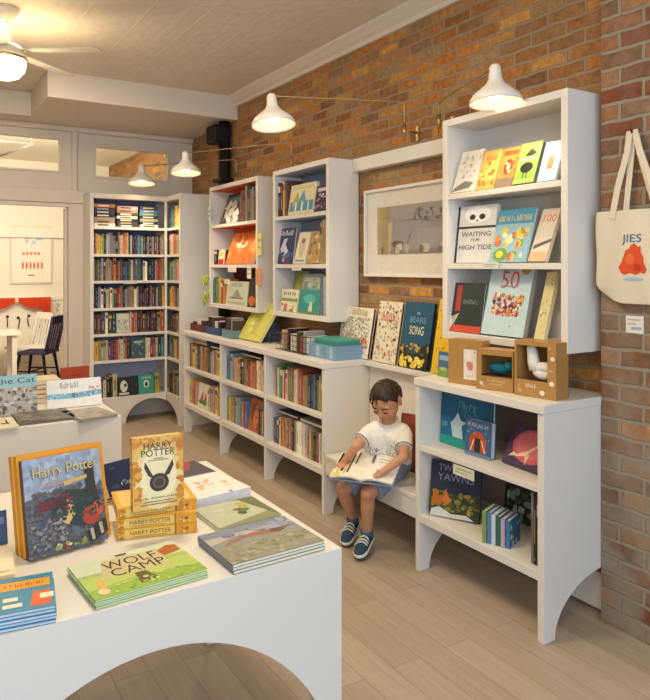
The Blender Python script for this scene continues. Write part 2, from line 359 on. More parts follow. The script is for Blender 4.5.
# puppet theatre with red curtain
pa, pb = atY(-20, 395, 9.7), atY(51, 297, 9.7)
th = empty('puppet_theatre', ((pa.x + pb.x) / 2, 9.7, 0)); W = pb.x - pa.x; zt = pb.z
tag(th, 'white puppet theatre with a red gathered curtain seen through the doorway', 'puppet theatre')
m = MB().box((-W / 2, 0, 0), (W / 2, .03, .62), '#f1e6cd').box((-W / 2, 0, .62), (-W / 2 + .05, .03, zt), '#f1e6cd').box((W / 2 - .05, 0, .62), (W / 2, .03, zt), '#f1e6cd').box((-W / 2, 0, zt - .06), (W / 2, .03, zt), '#f1e6cd')
m.box((-W / 2, .1, 0), (W / 2, .12, zt), '#f3ead4')
m.build('frame', MATTE, th)
for sgn, nm in ((1, 'curtain'), (-1, 'curtain')):
    m = MB(); rows = []
    for i in range(13):
        u = i / 12; x = sgn * (W / 2 - .01 - u * (W / 2 - .03))
        zl = zt - .33 + .06 * math.sin(u * 5) if u < .12 else zt - .13 - .05 * math.sin(min(1, u) * PI) + u * .06
        rows.append([(x, -.02 - .012 * math.cos(i * 2.6), zt), (x, -.03 - .016 * math.cos(i * 2.6), (zt + zl) / 2), (x, -.02 - .014 * math.cos(i * 2.6), zl)])
    vs = [p for r in rows for p in r]; fs = []
    for i in range(12):
        for j in range(2): a = i * 3 + j; fs.append((a, a + 1, a + 4, a + 3))
    m.add(vs, fs, '#c9421f', smooth=True)
    tail = [[(sgn * (W / 2 - .015 - .1 * t * w), -.028 - .01 * math.cos(t * 12), z) for t in [k / 6 for k in range(7)]] for z, w in ((zt - .12, 1), (zt - .25, .85), (zt - .36, .5), (zt - .5, .75))]
    vs = [p for r in tail for p in r]; fs = [(i * 7 + j, i * 7 + j + 1, i * 7 + j + 8, i * 7 + j + 7) for i in range(3) for j in range(6)]
    m.add(vs, fs, '#c03d1c', smooth=True)
    o = m.build(nm, MATTE, th)
for i in range(6):
    m = MB(); x = -W / 2 + .2 + i * .13; m.tube([(x, .09, zt - .42 + .03 * (i % 2)), (x + .02 * (i % 3 - 1), .09, zt - .28)], .008, 6, ['#4a3a30', '#8a3324', '#57423a'][i % 3]).ell((x, .088, zt - .27 + .02 * (i % 2)), (.02, .006, .02), col='#54362a')
    m.build('stick_puppet', MATTE, th)
# table and chairs in the back room
tp = atY(22, 329, 8.7)
tb = empty('kids_table', (tp.x - .47, 8.9, 0)); tag(tb, 'small white table standing in the lit back room beside two chairs', 'table')
tz = 1.45 - (332 - HY) / FPX * (FW.x * tp.x + FW.y * 8.7)
MB().box((-.45, -.28, tz - .03), (.45, .3, tz), '#f6f0e2').build('tabletop', MATTE, tb, bevel=.004)
for sx in (-.4, .36):
    for sy in (-.24, .22): MB().box((sx, sy, 0), (sx + .05, sy + .05, tz - .03), '#f1e8d6').build('leg', MATTE, tb)
def slat_chair(name, label, loc, rz, col, legc):
    r = empty(name, loc); r.rotation_euler = (0, 0, rz); tag(r, label, 'chair')
    MB().box((-.19, -.18, .40), (.19, .19, .43), col).build('seat', MATTE, r, bevel=.008)
    for sx in (-1, 1):
        for sy in (-1, 1): MB().tube([(sx * .15, sy * .14, .40), (sx * .19, sy * .2, 0)], [.02, .014], 8, legc).build('leg', MATTE, r)
    b = MB()
    for sx in (-.165, .165): b.tube([(sx, .17, .42), (sx * 1.08, .26, .82)], .017, 8, col)
    for i in range(4):
        x = -.1 + i * .066; b.box((x - .014, -.006, 0), (x + .014, .006, .38), col, Matrix.Translation((0, .175, .43)) @ Matrix.Rotation(-.21, 4, 'X'))
    b.box((-.19, -.012, .34), (.19, .012, .43), col, Matrix.Translation((0, .175, .43)) @ Matrix.Rotation(-.21, 4, 'X'))
    b.build('backrest', MATTE, r)
    m = MB().tube([(-.172, -.17, .2), (-.172, .17, .2)], .009, 6, legc).tube([(.172, -.17, .2), (.172, .17, .2)], .009, 6, legc).tube([(-.172, 0, .2), (.172, 0, .2)], .009, 6, legc).build('stretcher', MATTE, r)
    return r
c = atY(38, 372, 9.0); slat_chair('slat_back_chair', 'dark purple slat back chair in the back room, in front of the white chair', (c.x - .04, 8.8, 0), -2.15, '#3d3552', '#241c24')
slat_chair('slat_back_chair', 'white slat back chair in the back room beside the red curtain', (c.x - .1, 9.33, 0), -1.25, '#f7f2e6', '#efe6d6')
# track pipes under the back room ceiling
m = MB()
for a, b in (((.1, 7.6), (1.15, 7.6)), ((1.15, 7.6), (.9, 8.9)), ((.9, 8.9), (.1, 8.9))): m.tube([(a[0], a[1], 2.72), (b[0], b[1], 2.72)], .012, 8, '#8f8a80')
for x, y in ((.35, 7.6), (1.13, 7.6), (.9, 8.85), (.6, 8.9)): m.tube([(x, y, 2.72), (x, y, 2.87)], .006, 6, '#8f8a80')
tag(m.build('ceiling_track', MATTE), 'thin grey pipe rail under the back room ceiling, seen through the transom window', 'rail')

# ------------------------------------------------------------------ furniture
FX = 2.08
BACKW = plain('case_back_blue', '#c3c8d6', .55, .2, noise=.02)
BACKO = plain('case_back_orange', '#d9633a', .6, .2, noise=.03)
BACKM = plain('case_back_maroon', '#7c3a3c', .6, .2, noise=.03)
BACKT = plain('case_back_taupe', '#b09684', .6, .2, noise=.03)
BACKC = plain('case_back_pale', '#dcdad6', .55, .2, noise=.02)
BACKN = plain('case_back_slate', '#a7b1c6', .6, .2, noise=.03)
def sidepanel(x0, x1, top, leg=.065, b=.22):
    p = [(x0, 0), (x0 + leg, 0)]; xc = x1 - .015; a = xc - x0 - leg
    for i in range(1, 15):
        th = PI - PI / 2 * i / 14; p.append((xc + a * math.cos(th), b * math.sin(th)))
    return p + [(x1, b), (x1, top), (x0, top)]
def lowcase(name, label, Y0, Y1, top, divs, decks, mid, backs):
    r = empty(name, (FX, Y0, 0)); tag(r, label, 'bookcase'); O = T((-FX, -Y0, 0)); x1 = WX - .01
    ys = [Y0] + divs + [Y1]; ew = .026 if divs else .031
    for k, y in enumerate(ys):
        a, b = (y, y + ew) if k == 0 else (y - .026, y) if k == len(ys) - 1 else (y - .013, y + .013)
        MB().prism(sidepanel(FX, x1, top - .036), a, b).build('side_panel' if k in (0, len(ys) - 1) else 'divider', WHITE, r, .0025, M=O)
    MB().box((FX - .008, Y0 - .004, top - .036), (x1, Y1 + .004, top)).build('top_board', WHITE, r, .003, M=O)
    for k in range(len(ys) - 1):
        a = ys[k] + (ew if k == 0 else .013); b = ys[k + 1] - (.026 if k == len(ys) - 2 else .013)
        MB().box((FX + .002, a, decks - .038), (x1 - .012, b, decks)).build('shelf', WHITE, r, .002, M=O)
        MB().box((FX + .004, a, mid - .026), (x1 - .012, b, mid)).build('shelf', WHITE, r, .002, M=O)
        MB().box((x1 - .012, a, decks - .038), (x1, b, top - .036)).build('back_panel', backs, r, M=O)
    return r
F_Y = [3.366, 4.13, 4.89, 5.70]; F_TOP, F_DECK, F_MID = .885, .262, .575
lowcase('low_bookcase', 'long low white bookcase with three bays and arched feet against the brick wall', F_Y[0], F_Y[3], F_TOP, F_Y[1:3], F_DECK, F_MID, BACKW)
D_Y0, D_Y1, D_TOP, D_DECK, D_MID = 1.768, 2.535, .918, .272, .60
lowcase('low_bookcase', 'low white single bay bookcase with arched feet beside the brick pier', D_Y0, D_Y1, D_TOP, [], D_DECK, D_MID, BACKT)
# reading bench between them
bn = empty('reading_bench', (FX, D_Y1, 0)); tag(bn, 'white built-in reading bench between the two low bookcases', 'bench'); O = T((-FX, -D_Y1, 0))
SEAT = .352; y0, y1 = D_Y1 + .006, F_Y[0] - .006
MB().box((FX + .004, y0, SEAT - .026), (2.40, y1, SEAT)).build('seat', WHITE, bn, .004, M=O)
MB().box((FX + .008, y0, .238), (FX + .03, y1, SEAT - .026)).build('front_rail', WHITE, bn, .002, M=O)
MB().box((2.40, y0, .238), (2.42, y1, .855)).build('backrest', WHITE, bn, .002, M=O)
MB().box((2.35, y0, .855), (WX - .01, y1, F_TOP)).build('ledge', WHITE, bn, .003, M=O)
# wall hung cases
UZ0, UZ1, US1, US2, UX = 1.096, 2.14, 1.80, 1.462, 2.262
def upcase(name, label, Y0, Y1, zt, backs):
    r = empty(name, (UX, Y0, UZ0)); tag(r, label, 'bookcase'); O = T((-UX, -Y0, -UZ0)); x1 = WX - .01; th = .034
    for a, b in ((Y0, Y0 + th), (Y1 - th, Y1)): MB().box((UX, a, UZ0), (x1, b, zt)).build('side_panel', WHITE, r, .0025, M=O)
    MB().box((UX, Y0 + th, zt - .034), (x1, Y1 - th, zt)).build('top_board', WHITE, r, .0025, M=O)
    MB().box((UX, Y0 + th, UZ0), (x1, Y1 - th, UZ0 + .034)).build('bottom_board', WHITE, r, .0025, M=O)
    for z in (US1, US2): MB().box((UX + .003, Y0 + th, z - .026), (x1 - .012, Y1 - th, z)).build('shelf', WHITE, r, .002, M=O)
    if backs[0] is not BACKC:   # the coloured lining also covers the undersides of the boards
        for z, mt in ((zt - .036, backs[2]), (US1 - .028, backs[1]), (US2 - .028, backs[0])): MB().box((UX + .006, Y0 + th, z), (x1 - .012, Y1 - th, z + .002)).build('lining', mt, r, M=O)
    for (a, b), mt in zip(((UZ0 + .034, US2 - .026), (US2, US1 - .026), (US1, zt - .034)), backs):
        MB().box((x1 - .012, Y0 + th, a), (x1, Y1 - th, b)).build('back_panel', mt, r, M=O)
    return r
A_Y = (4.61, 5.56); B_Y = (3.604, 4.364); C_Y = (1.803, 2.548)
upcase('wall_bookcase', 'white wall case with an orange back, hung next to the black pipe', *A_Y, 2.13, (BACKM, BACKO, BACKO))
upcase('wall_bookcase', 'white wall case with a slate blue back, hung left of the framed picture', *B_Y, 2.13, (BACKN, BACKN, BACKN))
upcase('wall_bookcase', 'white wall case with a pale back, hung beside the brick pier', *C_Y, 2.166, (BACKC, BACKC, BACKC))
tag(MB().box((2.44, C_Y[1] + .003, 2.05), (WX - .002, B_Y[0] - .003, 2.132)).build('wall_rail', WHITE, bevel=.003), 'white wooden rail on the brick above the framed picture', 'rail')
# tall corner bookcase
EX0, EX1, EYF, EYE = 1.42, 2.12, 6.28, 5.90
EZ = [.251, .589, .832, 1.067, 1.315, 1.558, 1.807]; ETOP = 2.108
et = empty('corner_bookcase', (EX0, EYF, 0)); tag(et, 'tall L-shaped white corner bookcase full of paperbacks beside the doorway', 'bookcase'); O = T((-EX0, -EYF, 0))
yb = BY - .01; xe = WX - .01
MB().box((EX0, EYF, 0), (EX0 + .032, yb, ETOP)).build('side_panel', WHITE, et, .0025, M=O)
MB().box((EX1, EYE, 0), (xe, EYE + .03, ETOP - .0)).build('end_panel', WHITE, et, .0025, M=O)
MB().box((EX0 + .032, EYF, ETOP - .045), (xe, yb, ETOP)).build('top_board', WHITE, et, .0025, M=O)
MB().box((EX1, EYE + .03, ETOP - .045), (xe, EYF, ETOP)).build('top_board', WHITE, et, .0025, M=O)
for z in EZ:
    MB().box((EX0 + .032, EYF + .003, z - .024), (EX1, yb - .012, z)).build('shelf', WHITE, et, .002, M=O)
    MB().box((EX1 + .003, EYE + .03, z - .024), (xe - .012, yb - .012, z)).build('shelf', WHITE, et, .002, M=O)
BACKE = plain('corner_back', '#7583a0', .6, .2, noise=.03)
MB().box((EX0 + .032, yb - .012, .832), (EX1, yb, ETOP - .045)).build('back_panel', BACKE, et, M=O)
MB().box((EX0 + .032, yb - .012, .227), (EX1, yb, .832)).build('back_panel', BACKW, et, M=O)
MB().box((xe - .012, EYE + .03, .227), (xe, yb, ETOP - .045)).build('back_panel', BACKE, et, M=O)
MB().box((EX1 - .012, EYF, .251), (EX1 + .01, EYF + .02, ETOP - .045)).build('corner_post', WHITE, et, .002, M=O)
def qarch(x0, x1, zt, leg, b, rev=False):
    p = [(x0, 0), (x0 + leg, 0)]
    for i in range(1, 17):
        th = PI - PI / 2 * i / 16; p.append((x1 + (x1 - x0 - leg) * math.cos(th), b * math.sin(th)))
    return p + [(x1, zt), (x0, zt)]
MB().prism([(EX0 + .032, 0), (1.74, 0)] + [(1.985 + .245 * math.cos(PI - a_ * .05), .21 * math.sin(PI - a_ * .05)) for a_ in range(1, 43)] + [(2.12, .175), (2.12, .227), (EX0 + .032, .227)], EYF + .003, EYF + .025).build('arch_panel', WHITE, et, .002, M=O)
MB().prism(qarch(EYE + .03, EYF, .227, .04, .175), EX1 + .003, EX1 + .022, axis='x').build('arch_panel', WHITE, et, .002, M=O)
# the two display tables
def arch_table(name, label, X0, X1, Y0, Y1, z, a, b, side=True):
    r = empty(name, ((X0 + X1) / 2, Y0, 0)); tag(r, label, 'table'); O = T((-(X0 + X1) / 2, -Y0, 0)); xc = (X0 + X1) / 2
    MB().box((X0 + .03, Y0 + .03, z - .04), (X1 - .03, Y1 - .03, z - .0003)).build('tabletop', WHITE, r, M=O)
    p = [(X0, 0), (xc - a, 0)] + [(xc + a * math.cos(PI - PI * i / 40), b * math.sin(PI - PI * i / 40)) for i in range(1, 40)] + [(xc + a, 0), (X1, 0), (X1, z), (X0, z)]
    for y in (Y0, Y1 - .03): MB().prism(p, y, y + .03).build('arch_panel', WHITE, r, .0012, M=O)
    yc = (Y0 + Y1) / 2; a2 = (Y1 - Y0) / 2 - .09
    p = [(Y0 + .03, 0), (yc - a2, 0)] + [(yc + a2 * math.cos(PI - PI * i / 30), b * math.sin(PI - PI * i / 30)) for i in range(1, 30)] + [(yc + a2, 0), (Y1 - .03, 0), (Y1 - .03, z), (Y0 + .03, z)]
    for x in (X0, X1 - .03): MB().prism(p, x, x + .03, axis='x').build('side_panel', WHITE, r, .0012, M=O)
    return r
GZ = .68
arch_table('display_table', 'large white display table with arched sides in front, holding the picture book stacks', -.02, 1.018, 1.555, 2.535, GZ, .512, .552)
arch_table('display_table', 'white display table near the doorway holding the blue striped card', -.12, .953, 3.52, 4.45, GZ, .44, .2)
# ------------------------------------------------------------------ books
EPS = .00025
def paint(mb, art, w, h, M):
    """flat print on the cover, each entry a shape in cover fractions"""
    d = EPS
    for a in art:
        k = a[0]; Mo = M @ T((0, -d, 0))
        if k == 'r': mb.add([(a[1] * w, 0, a[2] * h), (a[3] * w, 0, a[2] * h), (a[3] * w, 0, a[4] * h), (a[1] * w, 0, a[4] * h)], [(0, 1, 2, 3)], a[5], Mo)
        elif k == 'p': mb.add([(u * w, 0, v * h) for u, v in a[1]], [tuple(range(len(a[1])))], a[2], Mo)
        elif k == 'e': mb.add([(a[1] * w + a[3] * w * math.cos(2 * PI * i / 20), 0, a[2] * h + a[4] * h * math.sin(2 * PI * i / 20)) for i in range(20)], [tuple(range(20))], a[5], Mo)
        elif k == 't': mb.text(a[1], Mo, a[4] * w, (a[6] * h if len(a) > 6 and a[6] else None), a[5], a[2] * w, a[3] * h, a[7] if len(a) > 7 else 0)
        elif k == 'g':   # lettering too small to read in the photograph: short strokes
            n = a[1]; R = random.Random(n * 7 + int(a[2] * 90)); Wd = a[4] * w; Ht = a[6] * h if len(a) > 6 and a[6] else min(Wd / n * 1.5, .14 * h); ro = a[7] if len(a) > 7 else 0
            for i in range(n):
                x0 = -Wd / 2 + Wd * i / n; cw = Wd / n; st = max(cw * .2, .0008)
                seg = [(x0 + cw * .1, -Ht / 2, x0 + cw * .1 + st, Ht / 2 * R.choice((1, 1, .3)))]
                if R.random() < .7: seg.append((x0 + cw * .55, -Ht / 2, x0 + cw * .55 + st, Ht / 2 * R.choice((1, .4))))
                if R.random() < .7: zz = R.choice((-.5, 0, .34)) * Ht; seg.append((x0 + cw * .1, zz, x0 + cw * .7, zz + Ht * .15))
                for sx0, sz0, sx1, sz1 in seg:
                    mb.add([(a[2] * w + x * math.cos(ro) - z * math.sin(ro), 0, a[3] * h + x * math.sin(ro) + z * math.cos(ro)) for x, z in ((sx0, sz0), (sx1, sz0), (sx1, sz1), (sx0, sz1))], [(0, 1, 2, 3)], a[5], M @ T((0, -d - .00002 * i, 0)))
        elif k == 'n':
            R = random.Random(a[1]); u0, v0, u1, v1 = a[3:7]; q = a[8]
            for i in range(a[2]):
                x, z = (u0 + (u1 - u0) * R.random()) * w, (v0 + (v1 - v0) * R.random()) * h; s1, s2 = q * w * (.5 + R.random()), q * w * (.4 + R.random()); an = R.random() * PI; n = R.choice((4, 5, 7))
                mb.add([(min(w, max(0, x + s1 * math.cos(an + 2 * PI * j / n))), 0, min(h, max(0, z + s2 * math.sin(an + 2 * PI * j / n)))) for j in range(n)], [tuple(range(n))], R.choice(a[7]), M @ T((0, -d - .00001 * i, 0)))
            d += .00001 * a[2]
        d += EPS * .4
def book(name, label, w, h, t, col, art=(), M=None, group=None, cat='book', soft=False, spine=None, spine_art=(), pages='#e9dfc6', back=None):
    bt = .0012 if soft else .0026; ov = .0004 if soft else .003
    mb = MB()
    mb.box((0, 0, 0), (w, bt, h), col).box((0, t - bt, 0), (w, t, h), back or col).box((0, bt, 0), (bt, t - bt, h), spine or col)
    paint(mb, art, w, h, Matrix())
    if spine_art: paint(mb, spine_art, t, h, basis((0, t, 0), (0, -1, 0), (1, 0, 0), (0, 0, 1)))
    o = mb.build(name, PAINT, M=M)
    MB().box((bt, bt, ov), (w - ov, t - bt, h - ov), pages).build('page_block', PAPER, o)
    return tag(o, label, cat, group)
def frame_from(P, Q, lean):
    """book frame standing on the base edge P->Q"""
    x = (Q - P); w = x.length; x.normalize(); n = UP.cross(x).normalized()
    a = math.radians(lean); z = UP * math.cos(a) + n * math.sin(a); y = n * math.cos(a) - UP * math.sin(a)
    return w, x, y, z
def solve_h(P, z, py):
    lo, hi = .02, .8
    for _ in range(40):
        mid = (lo + hi) / 2
        if proj(P + z * mid)[1] > py: lo = mid
        else: hi = mid
    return lo
def stand_x(name, label, xl, xr, X, zb, py, lean, t, col, art=(), **k):
    """face-out book on a shelf of the brick wall: base corner columns, plane of the base edge, height of the top corner"""
    zb += .0008 + t * 0
    P = atX(xl, HY, X); Q = atX(xr, HY, X); P.z = Q.z = zb
    w, x, y, z = frame_from(P, Q, lean); h = solve_h(P, z, py)
    lift = t * math.sin(math.radians(lean)); P = P + UP * lift
    return book(name, label, w, h, t, col, art, basis(P, x, y, z), **k)
def stand_z(name, label, bl, br, zb, py, lean, t, col, art=(), **k):
    zb += .0008
    P = atZ(*bl, zb); Q = atZ(*br, zb)
    w, x, y, z = frame_from(P, Q, lean); h = solve_h(P, z, py)
    P = P + UP * (t * math.sin(math.radians(lean)))
    return book(name, label, w, h, t, col, art, basis(P, x, y, z), **k)
def flat(name, labels, fl, fr, tl, zb, n, t, col, art=(), group=None, **k):
    """n copies lying in a stack, cover up; corners of the top cover"""
    zt = zb + n * t + .0006
    P, Q, S = atZ(*fl, zt), atZ(*fr, zt), atZ(*tl, zt)
    x = (Q - P); w = x.length; x.normalize(); z = UP.cross(x); h = (S - P).dot(z)
    o = book(name, labels[0], w, h, t - .0003, col, art, basis(P, x, -UP, z), group=group, **k); out = [o]
    R = random.Random(int(fl[0]) + 5)
    for i in range(1, n):
        c = dup(o); c.matrix_basis = basis(P - UP * (t * i) + x * R.uniform(-.003, .003) + z * R.uniform(-.003, .002), x, -UP, z); c['label'] = labels[i]; out.append(c)
    return out
def stacklab(what, n): return ['topmost ' + what] + [ORD[i] + ' from the top, ' + what for i in range(1, n - 1)] + (['bottom copy, ' + what] if n > 1 else [])

# ---- spine-out rows
def spine_row(start, along, into, length, codes, hs, name, labf, group, pages=True, d=.16, seed=0, hvar=.03, cat='book'):
    R = random.Random(seed); ws = [R.uniform(.7, 1.35) for _ in codes]; k = length / sum(ws); pos = 0; out = []
    Mx = lambda p: basis(p, along, into, UP)
    for i, (c, w) in enumerate(zip(codes, ws)):
        w = w * k; h = hs + R.uniform(-hvar, hvar); dd = d * R.uniform(.88, 1); tw = w - .0008
        rgb = [int(PAL[c].lstrip('#')[j:j + 2], 16) for j in (0, 2, 4)]; f = R.uniform(.82, 1.14)
        cc = '#%02x%02x%02x' % tuple(max(0, min(255, int(v * f + R.uniform(-10, 10)))) for v in rgb)
        mb = MB()
        r = min(.003, tw * .25)
        if pages:
            mb.prism([(0, r), (r, 0), (tw - r, 0), (tw, r), (tw, r * 1.01 + .001), (0, r * 1.01 + .001)], 0, h, 'z', cc)
            mb.box((0, r, 0), (.0012, dd, h), cc).box((tw - .0012, r, 0), (tw, dd, h), cc)
        else:
            mb.prism([(0, r), (r, 0), (tw - r, 0), (tw, r), (tw, dd), (0, dd)], 0, h, 'z', cc)
            mb.add([(.001, .003, h + .0002), (tw - .001, .003, h + .0002), (tw - .001, dd, h + .0002), (.001, dd, h + .0002)], [(0, 1, 2, 3)], '#d8cbb0')
        dark = sum(rgb) < 330
        ink = R.choice(['#e0d6c0', '#c9a964', '#b9bfc2'] if dark else ['#4a403c', '#74443c', '#47566e', '#e6dece'])
        mixk = R.uniform(.35, .75); ink = '#%02x%02x%02x' % tuple(int(int(ink[1 + 2 * j:3 + 2 * j], 16) * mixk + int(cc[1 + 2 * j:3 + 2 * j], 16) * (1 - mixk)) for j in range(3))
        st = R.random(); y = -.0002; a, b = r, tw - r
        q = lambda z0, z1, x0, x1, c: mb.add([(x0, y, z0), (x1, y, z0), (x1, y, z1), (x0, y, z1)], [(0, 1, 2, 3)], c)
        m0 = (a + b) / 2; hw = (b - a) * R.uniform(.12, .26)
        if st < .3:
            q(h * .72, h * .9, a, b, R.choice(['#d9cfb8', '#b9985a', '#84483e', '#4a566a', '#3a322f'])); q(h * .2, h * .62, m0 - hw, m0 + hw, ink)
        elif st < .75: q(h * (.2 + .1 * R.random()), h * (.65 + .2 * R.random()), m0 - hw, m0 + hw, ink); q(h * .06, h * .1, m0 - hw, m0 + hw, ink)
        else:
            for j in range(3): q(h * (.15 + .28 * j), h * (.3 + .28 * j), m0 - hw, m0 + hw * .6, ink)
        o = mb.build(name, PAINT, M=Mx(start + along * (pos + .0004) + UP * .0006))
        if pages: MB().box((.0014, r * 1.01 + .001, .002), (tw - .0014, dd - .003, h - .003), '#e6dac0').build('page_block', PAPER, o)
        tag(o, labf(i, c, len(codes)), cat, group); out.append(o)
        pos += w
    return out
MINUSY = Vector((0, -1, 0)); PX = Vector((1, 0, 0)); PY = Vector((0, 1, 0))
# corner bookcase, back shelves from the top (index 6) down
def enames(sh): return lambda i, c, n: '%s paperback spine, %s from left, on the %s shelf of the tall corner bookcase' % (CNAME[c], ORD[i], sh)
def esnames(sh): return lambda i, c, n: '%s spine, %s from the inner end, short right-hand %s shelf, corner bookcase' % (CNAME[c], ORD[i], sh)
SH = {6: 'top', 5: 'second', 4: 'third', 3: 'fourth', 2: 'fifth', 1: 'sixth', 0: 'lowest'}
EROWS = {5: ('myyvvklssskewoocksknpbtsdkskskekse', .185), 4: ('gkgpsneesedokrnnbkgwprttkwwkknksrroe', .19), 3: ('nnswkwecsddrekssevwckpkpkkepkvndy', .185),
         2: ('dmdwdn', .18), 1: ('yyvsvcppmrcweek', .185), 0: ('dkdwkk', .17)}
xs0, xs1 = EX0 + .036, EX1 - .012
for k, (codes, h) in EROWS.items():
    z = EZ[k]; L = xs1 - xs0
    g = 'paperbacks on the %s shelf of the corner bookcase' % SH[k]
    st = Vector((xs0, EYF + .03, z))
    full = {2: .2, 1: .33, 0: .17}.get(k, L)
    spine_row(st, PX, PY, full, codes, h, 'paperback_book', enames(SH[k]), g, False, seed=k * 11 + 3, hvar=.018)
def efront(x0, x1, k, h, col, art, label, name='paperback_book', lean=6, dy=0):
    P = Vector((x0, EYF + .02 + dy, EZ[k] + .004)); Q = Vector((x1, P.y, P.z)); w, x, y, zz = frame_from(P, Q, lean)
    return book(name, label, w, h, .016, col, art, basis(P, x, y, zz))
sc = lambda s, n, pal, q, a=.05, b=.05, c=.95, d=.95: ('n', s, n, a, b, c, d, pal, q)
# fifth shelf: face-out pale cover, then spines
efront(xs0 + .205, xs0 + .325, 2, .18, '#b9bfae', [('r', .08, .7, .92, .95, '#d8cfb4'), sc(5, 20, ['#d07a4a', '#e8e0c8', '#5f8f94', '#9c4a3c'], .06, .1, .1, .9, .65)], 'pale teal cover with orange blocks, face out, fifth shelf of the corner bookcase')
spine_row(Vector((xs0 + .33, EYF + .03, EZ[2])), PX, PY, L - .33, 'irrekdmddkmdkeor', .185, 'paperback_book', lambda i, c, n: '%s spine right of the face-out cover, %s along, fifth shelf of the corner bookcase' % (CNAME[c], ORD[i]), 'paperbacks right of the face-out cover on the fifth shelf', False, seed=91, hvar=.018)
efront(xs0 + .34, xs0 + .47, 1, .185, '#42565c', [sc(6, 26, ['#2c3a40', '#6f8a8c', '#8fa3a0', '#334a52'], .08), ('r', .2, .75, .8, .86, '#9fb0ad')], 'dark teal cover turned face out on the sixth shelf of the corner bookcase')
spine_row(Vector((xs0 + .475, EYF + .03, EZ[1])), PX, PY, L - .475, 'cwmrskt', .18, 'paperback_book', lambda i, c, n: '%s spine right of the dark teal cover, %s along, sixth shelf of the corner bookcase' % (CNAME[c], ORD[i]), 'paperbacks right of the teal cover on the sixth shelf', False, seed=92, hvar=.015)
# lowest shelf: taller cream book, covers, yellow books
spine_row(Vector((xs0 + .172, EYF + .03, EZ[0])), PX, PY, .04, 'c', .2, 'paperback_book', lambda i, c, n: 'tall cream hardback spine on the lowest shelf of the corner bookcase', None, False, seed=93, hvar=0)
efront(xs0 + .218, xs0 + .33, 0, .17, '#2a2624', [('e', .5, .5, .3, .32, '#d9d2c4'), ('e', .62, .55, .1, .1, '#2a2624'), ('r', .1, .05, .9, .16, '#cfc7b6')], 'black cover with a white blot turned face out on the lowest corner bookcase shelf', lean=8)
efront(xs0 + .335, xs0 + .405, 0, .175, '#23302c', [sc(7, 10, ['#46564e', '#6d3b33'], .1)], 'dark green black cover beside the teal one on the lowest corner bookcase shelf', lean=6)
efront(xs0 + .41, xs0 + .555, 0, .175, '#3f9483', [('e', .5, .52, .18, .2, '#e4ddc4'), ('e', .5, .5, .1, .13, '#3d4c46'), ('r', .2, .82, .8, .88, '#a8d0c0')], 'teal cover with a cream oval, face out, lowest shelf of the corner bookcase', lean=7)
spine_row(Vector((xs0 + .565, EYF + .03, EZ[0])), PX, PY, .045, 'yy', .18, 'paperback_book', lambda i, c, n: '%s yellow hardback at the right end of the lowest corner bookcase shelf' % ['inner', 'outer'][i], None, False, seed=94, hvar=.008)
# top shelf: three lying stacks
for s, (x0, x1, codes) in enumerate(((xs0, xs0 + .2, 'weskndo'), (xs0 + .208, xs0 + .41, 'dnkcdei'), (xs0 + .418, xs0 + .6, 'wksktbn'))):
    z = EZ[6] + .0006; R = random.Random(s)
    for i, c in enumerate(codes):
        t = R.uniform(.024, .032); j = R.uniform(-.004, .004)
        o = MB(); o.box((0, 0, 0), (x1 - x0 - .012, .15, t - .0006), c); o.add([(.03, -.0003, t * .3), (.13, -.0003, t * .3), (.13, -.0003, t * .7), (.03, -.0003, t * .7)], [(0, 1, 2, 3)], R.choice(['#e6dcc4', '#c9a04a', '#a9b4bc']) if c not in 'weci' else '#4a3a30')
        o = o.build('paperback_book', PAINT, bevel=.0015, M=T((x0 + .005 + j, EYF + .03, z))); z += t
        tag(o, '%s lying book, %s from bottom, %s stack, top shelf of the corner bookcase' % (CNAME[c], ORD[i], ['left', 'middle', 'right'][s]), 'book', 'books lying in stacks on the top corner shelf')
for k, codes in {6: 'ntsyyy', 5: 'eciorcew', 4: 'gtsoier', 3: 'yyyonsbk', 2: 'nkddeek', 1: 'tskvyeov', 0: 'kkedsdk'}.items():
    spine_row(Vector((EX1 + .03, EYF - .004, EZ[k])), MINUSY, PX, EYF - EYE - .045, codes, .19 if k != 2 else .17, 'paperback_book', esnames(SH[k]), 'paperbacks on the short %s shelf' % SH[k], False, seed=k * 7 + 50, hvar=.018, d=.15)

# long low bookcase
FCOUNT = {}
def frow(bay, upper, seg0, seg1, codes, h, seed, hv=.02, d=.17):
    y1 = F_Y[3 - bay] - .03 if bay == 0 else F_Y[3 - bay] - .016
    y0 = F_Y[2 - bay] + (.03 if bay == 2 else .016); L = y1 - y0
    bn_ = ['left', 'middle', 'right'][bay]; sn = 'upper' if upper else 'lower'
    n0 = FCOUNT.get((bay, upper), 0); FCOUNT[bay, upper] = n0 + len(codes)
    lf = lambda i, c, n: '%s spine, %s book from the left, %s shelf of the %s low bay' % (CNAME[c], ORD[n0 + i], sn, bn_)
    return spine_row(Vector((FX + .045, y1 - seg0 * L, F_MID if upper else F_DECK)), MINUSY, PX, (seg1 - seg0) * L, codes, h, 'picture_book', lf, 'books on the %s shelf of the %s bay' % (sn, bn_), True, seed=seed, hvar=hv, d=d)
def ffront(bay, upper, s0, s1, h, col, art, label, X=.05, lean=5, t=.014):
    FCOUNT[bay, upper] = FCOUNT.get((bay, upper), 0) + 1
    y1 = F_Y[3 - bay] - .02; y0 = F_Y[2 - bay] + (.03 if bay == 2 else .016); L = y1 - y0
    P = Vector((FX + X, y1 - s0 * L, (F_MID if upper else F_DECK) + .002)); Q = Vector((P.x, y1 - s1 * L, P.z)); w, x, y, z = frame_from(P, Q, lean)
    return book('picture_book', label, w, h, t, col, art, basis(P, x, y, z))
frow(0, True, .0, .98, 'doyyspnyvreodpsievyvcg', .185, 1)
frow(0, False, .0, .22, 'yooi', .19, 2)
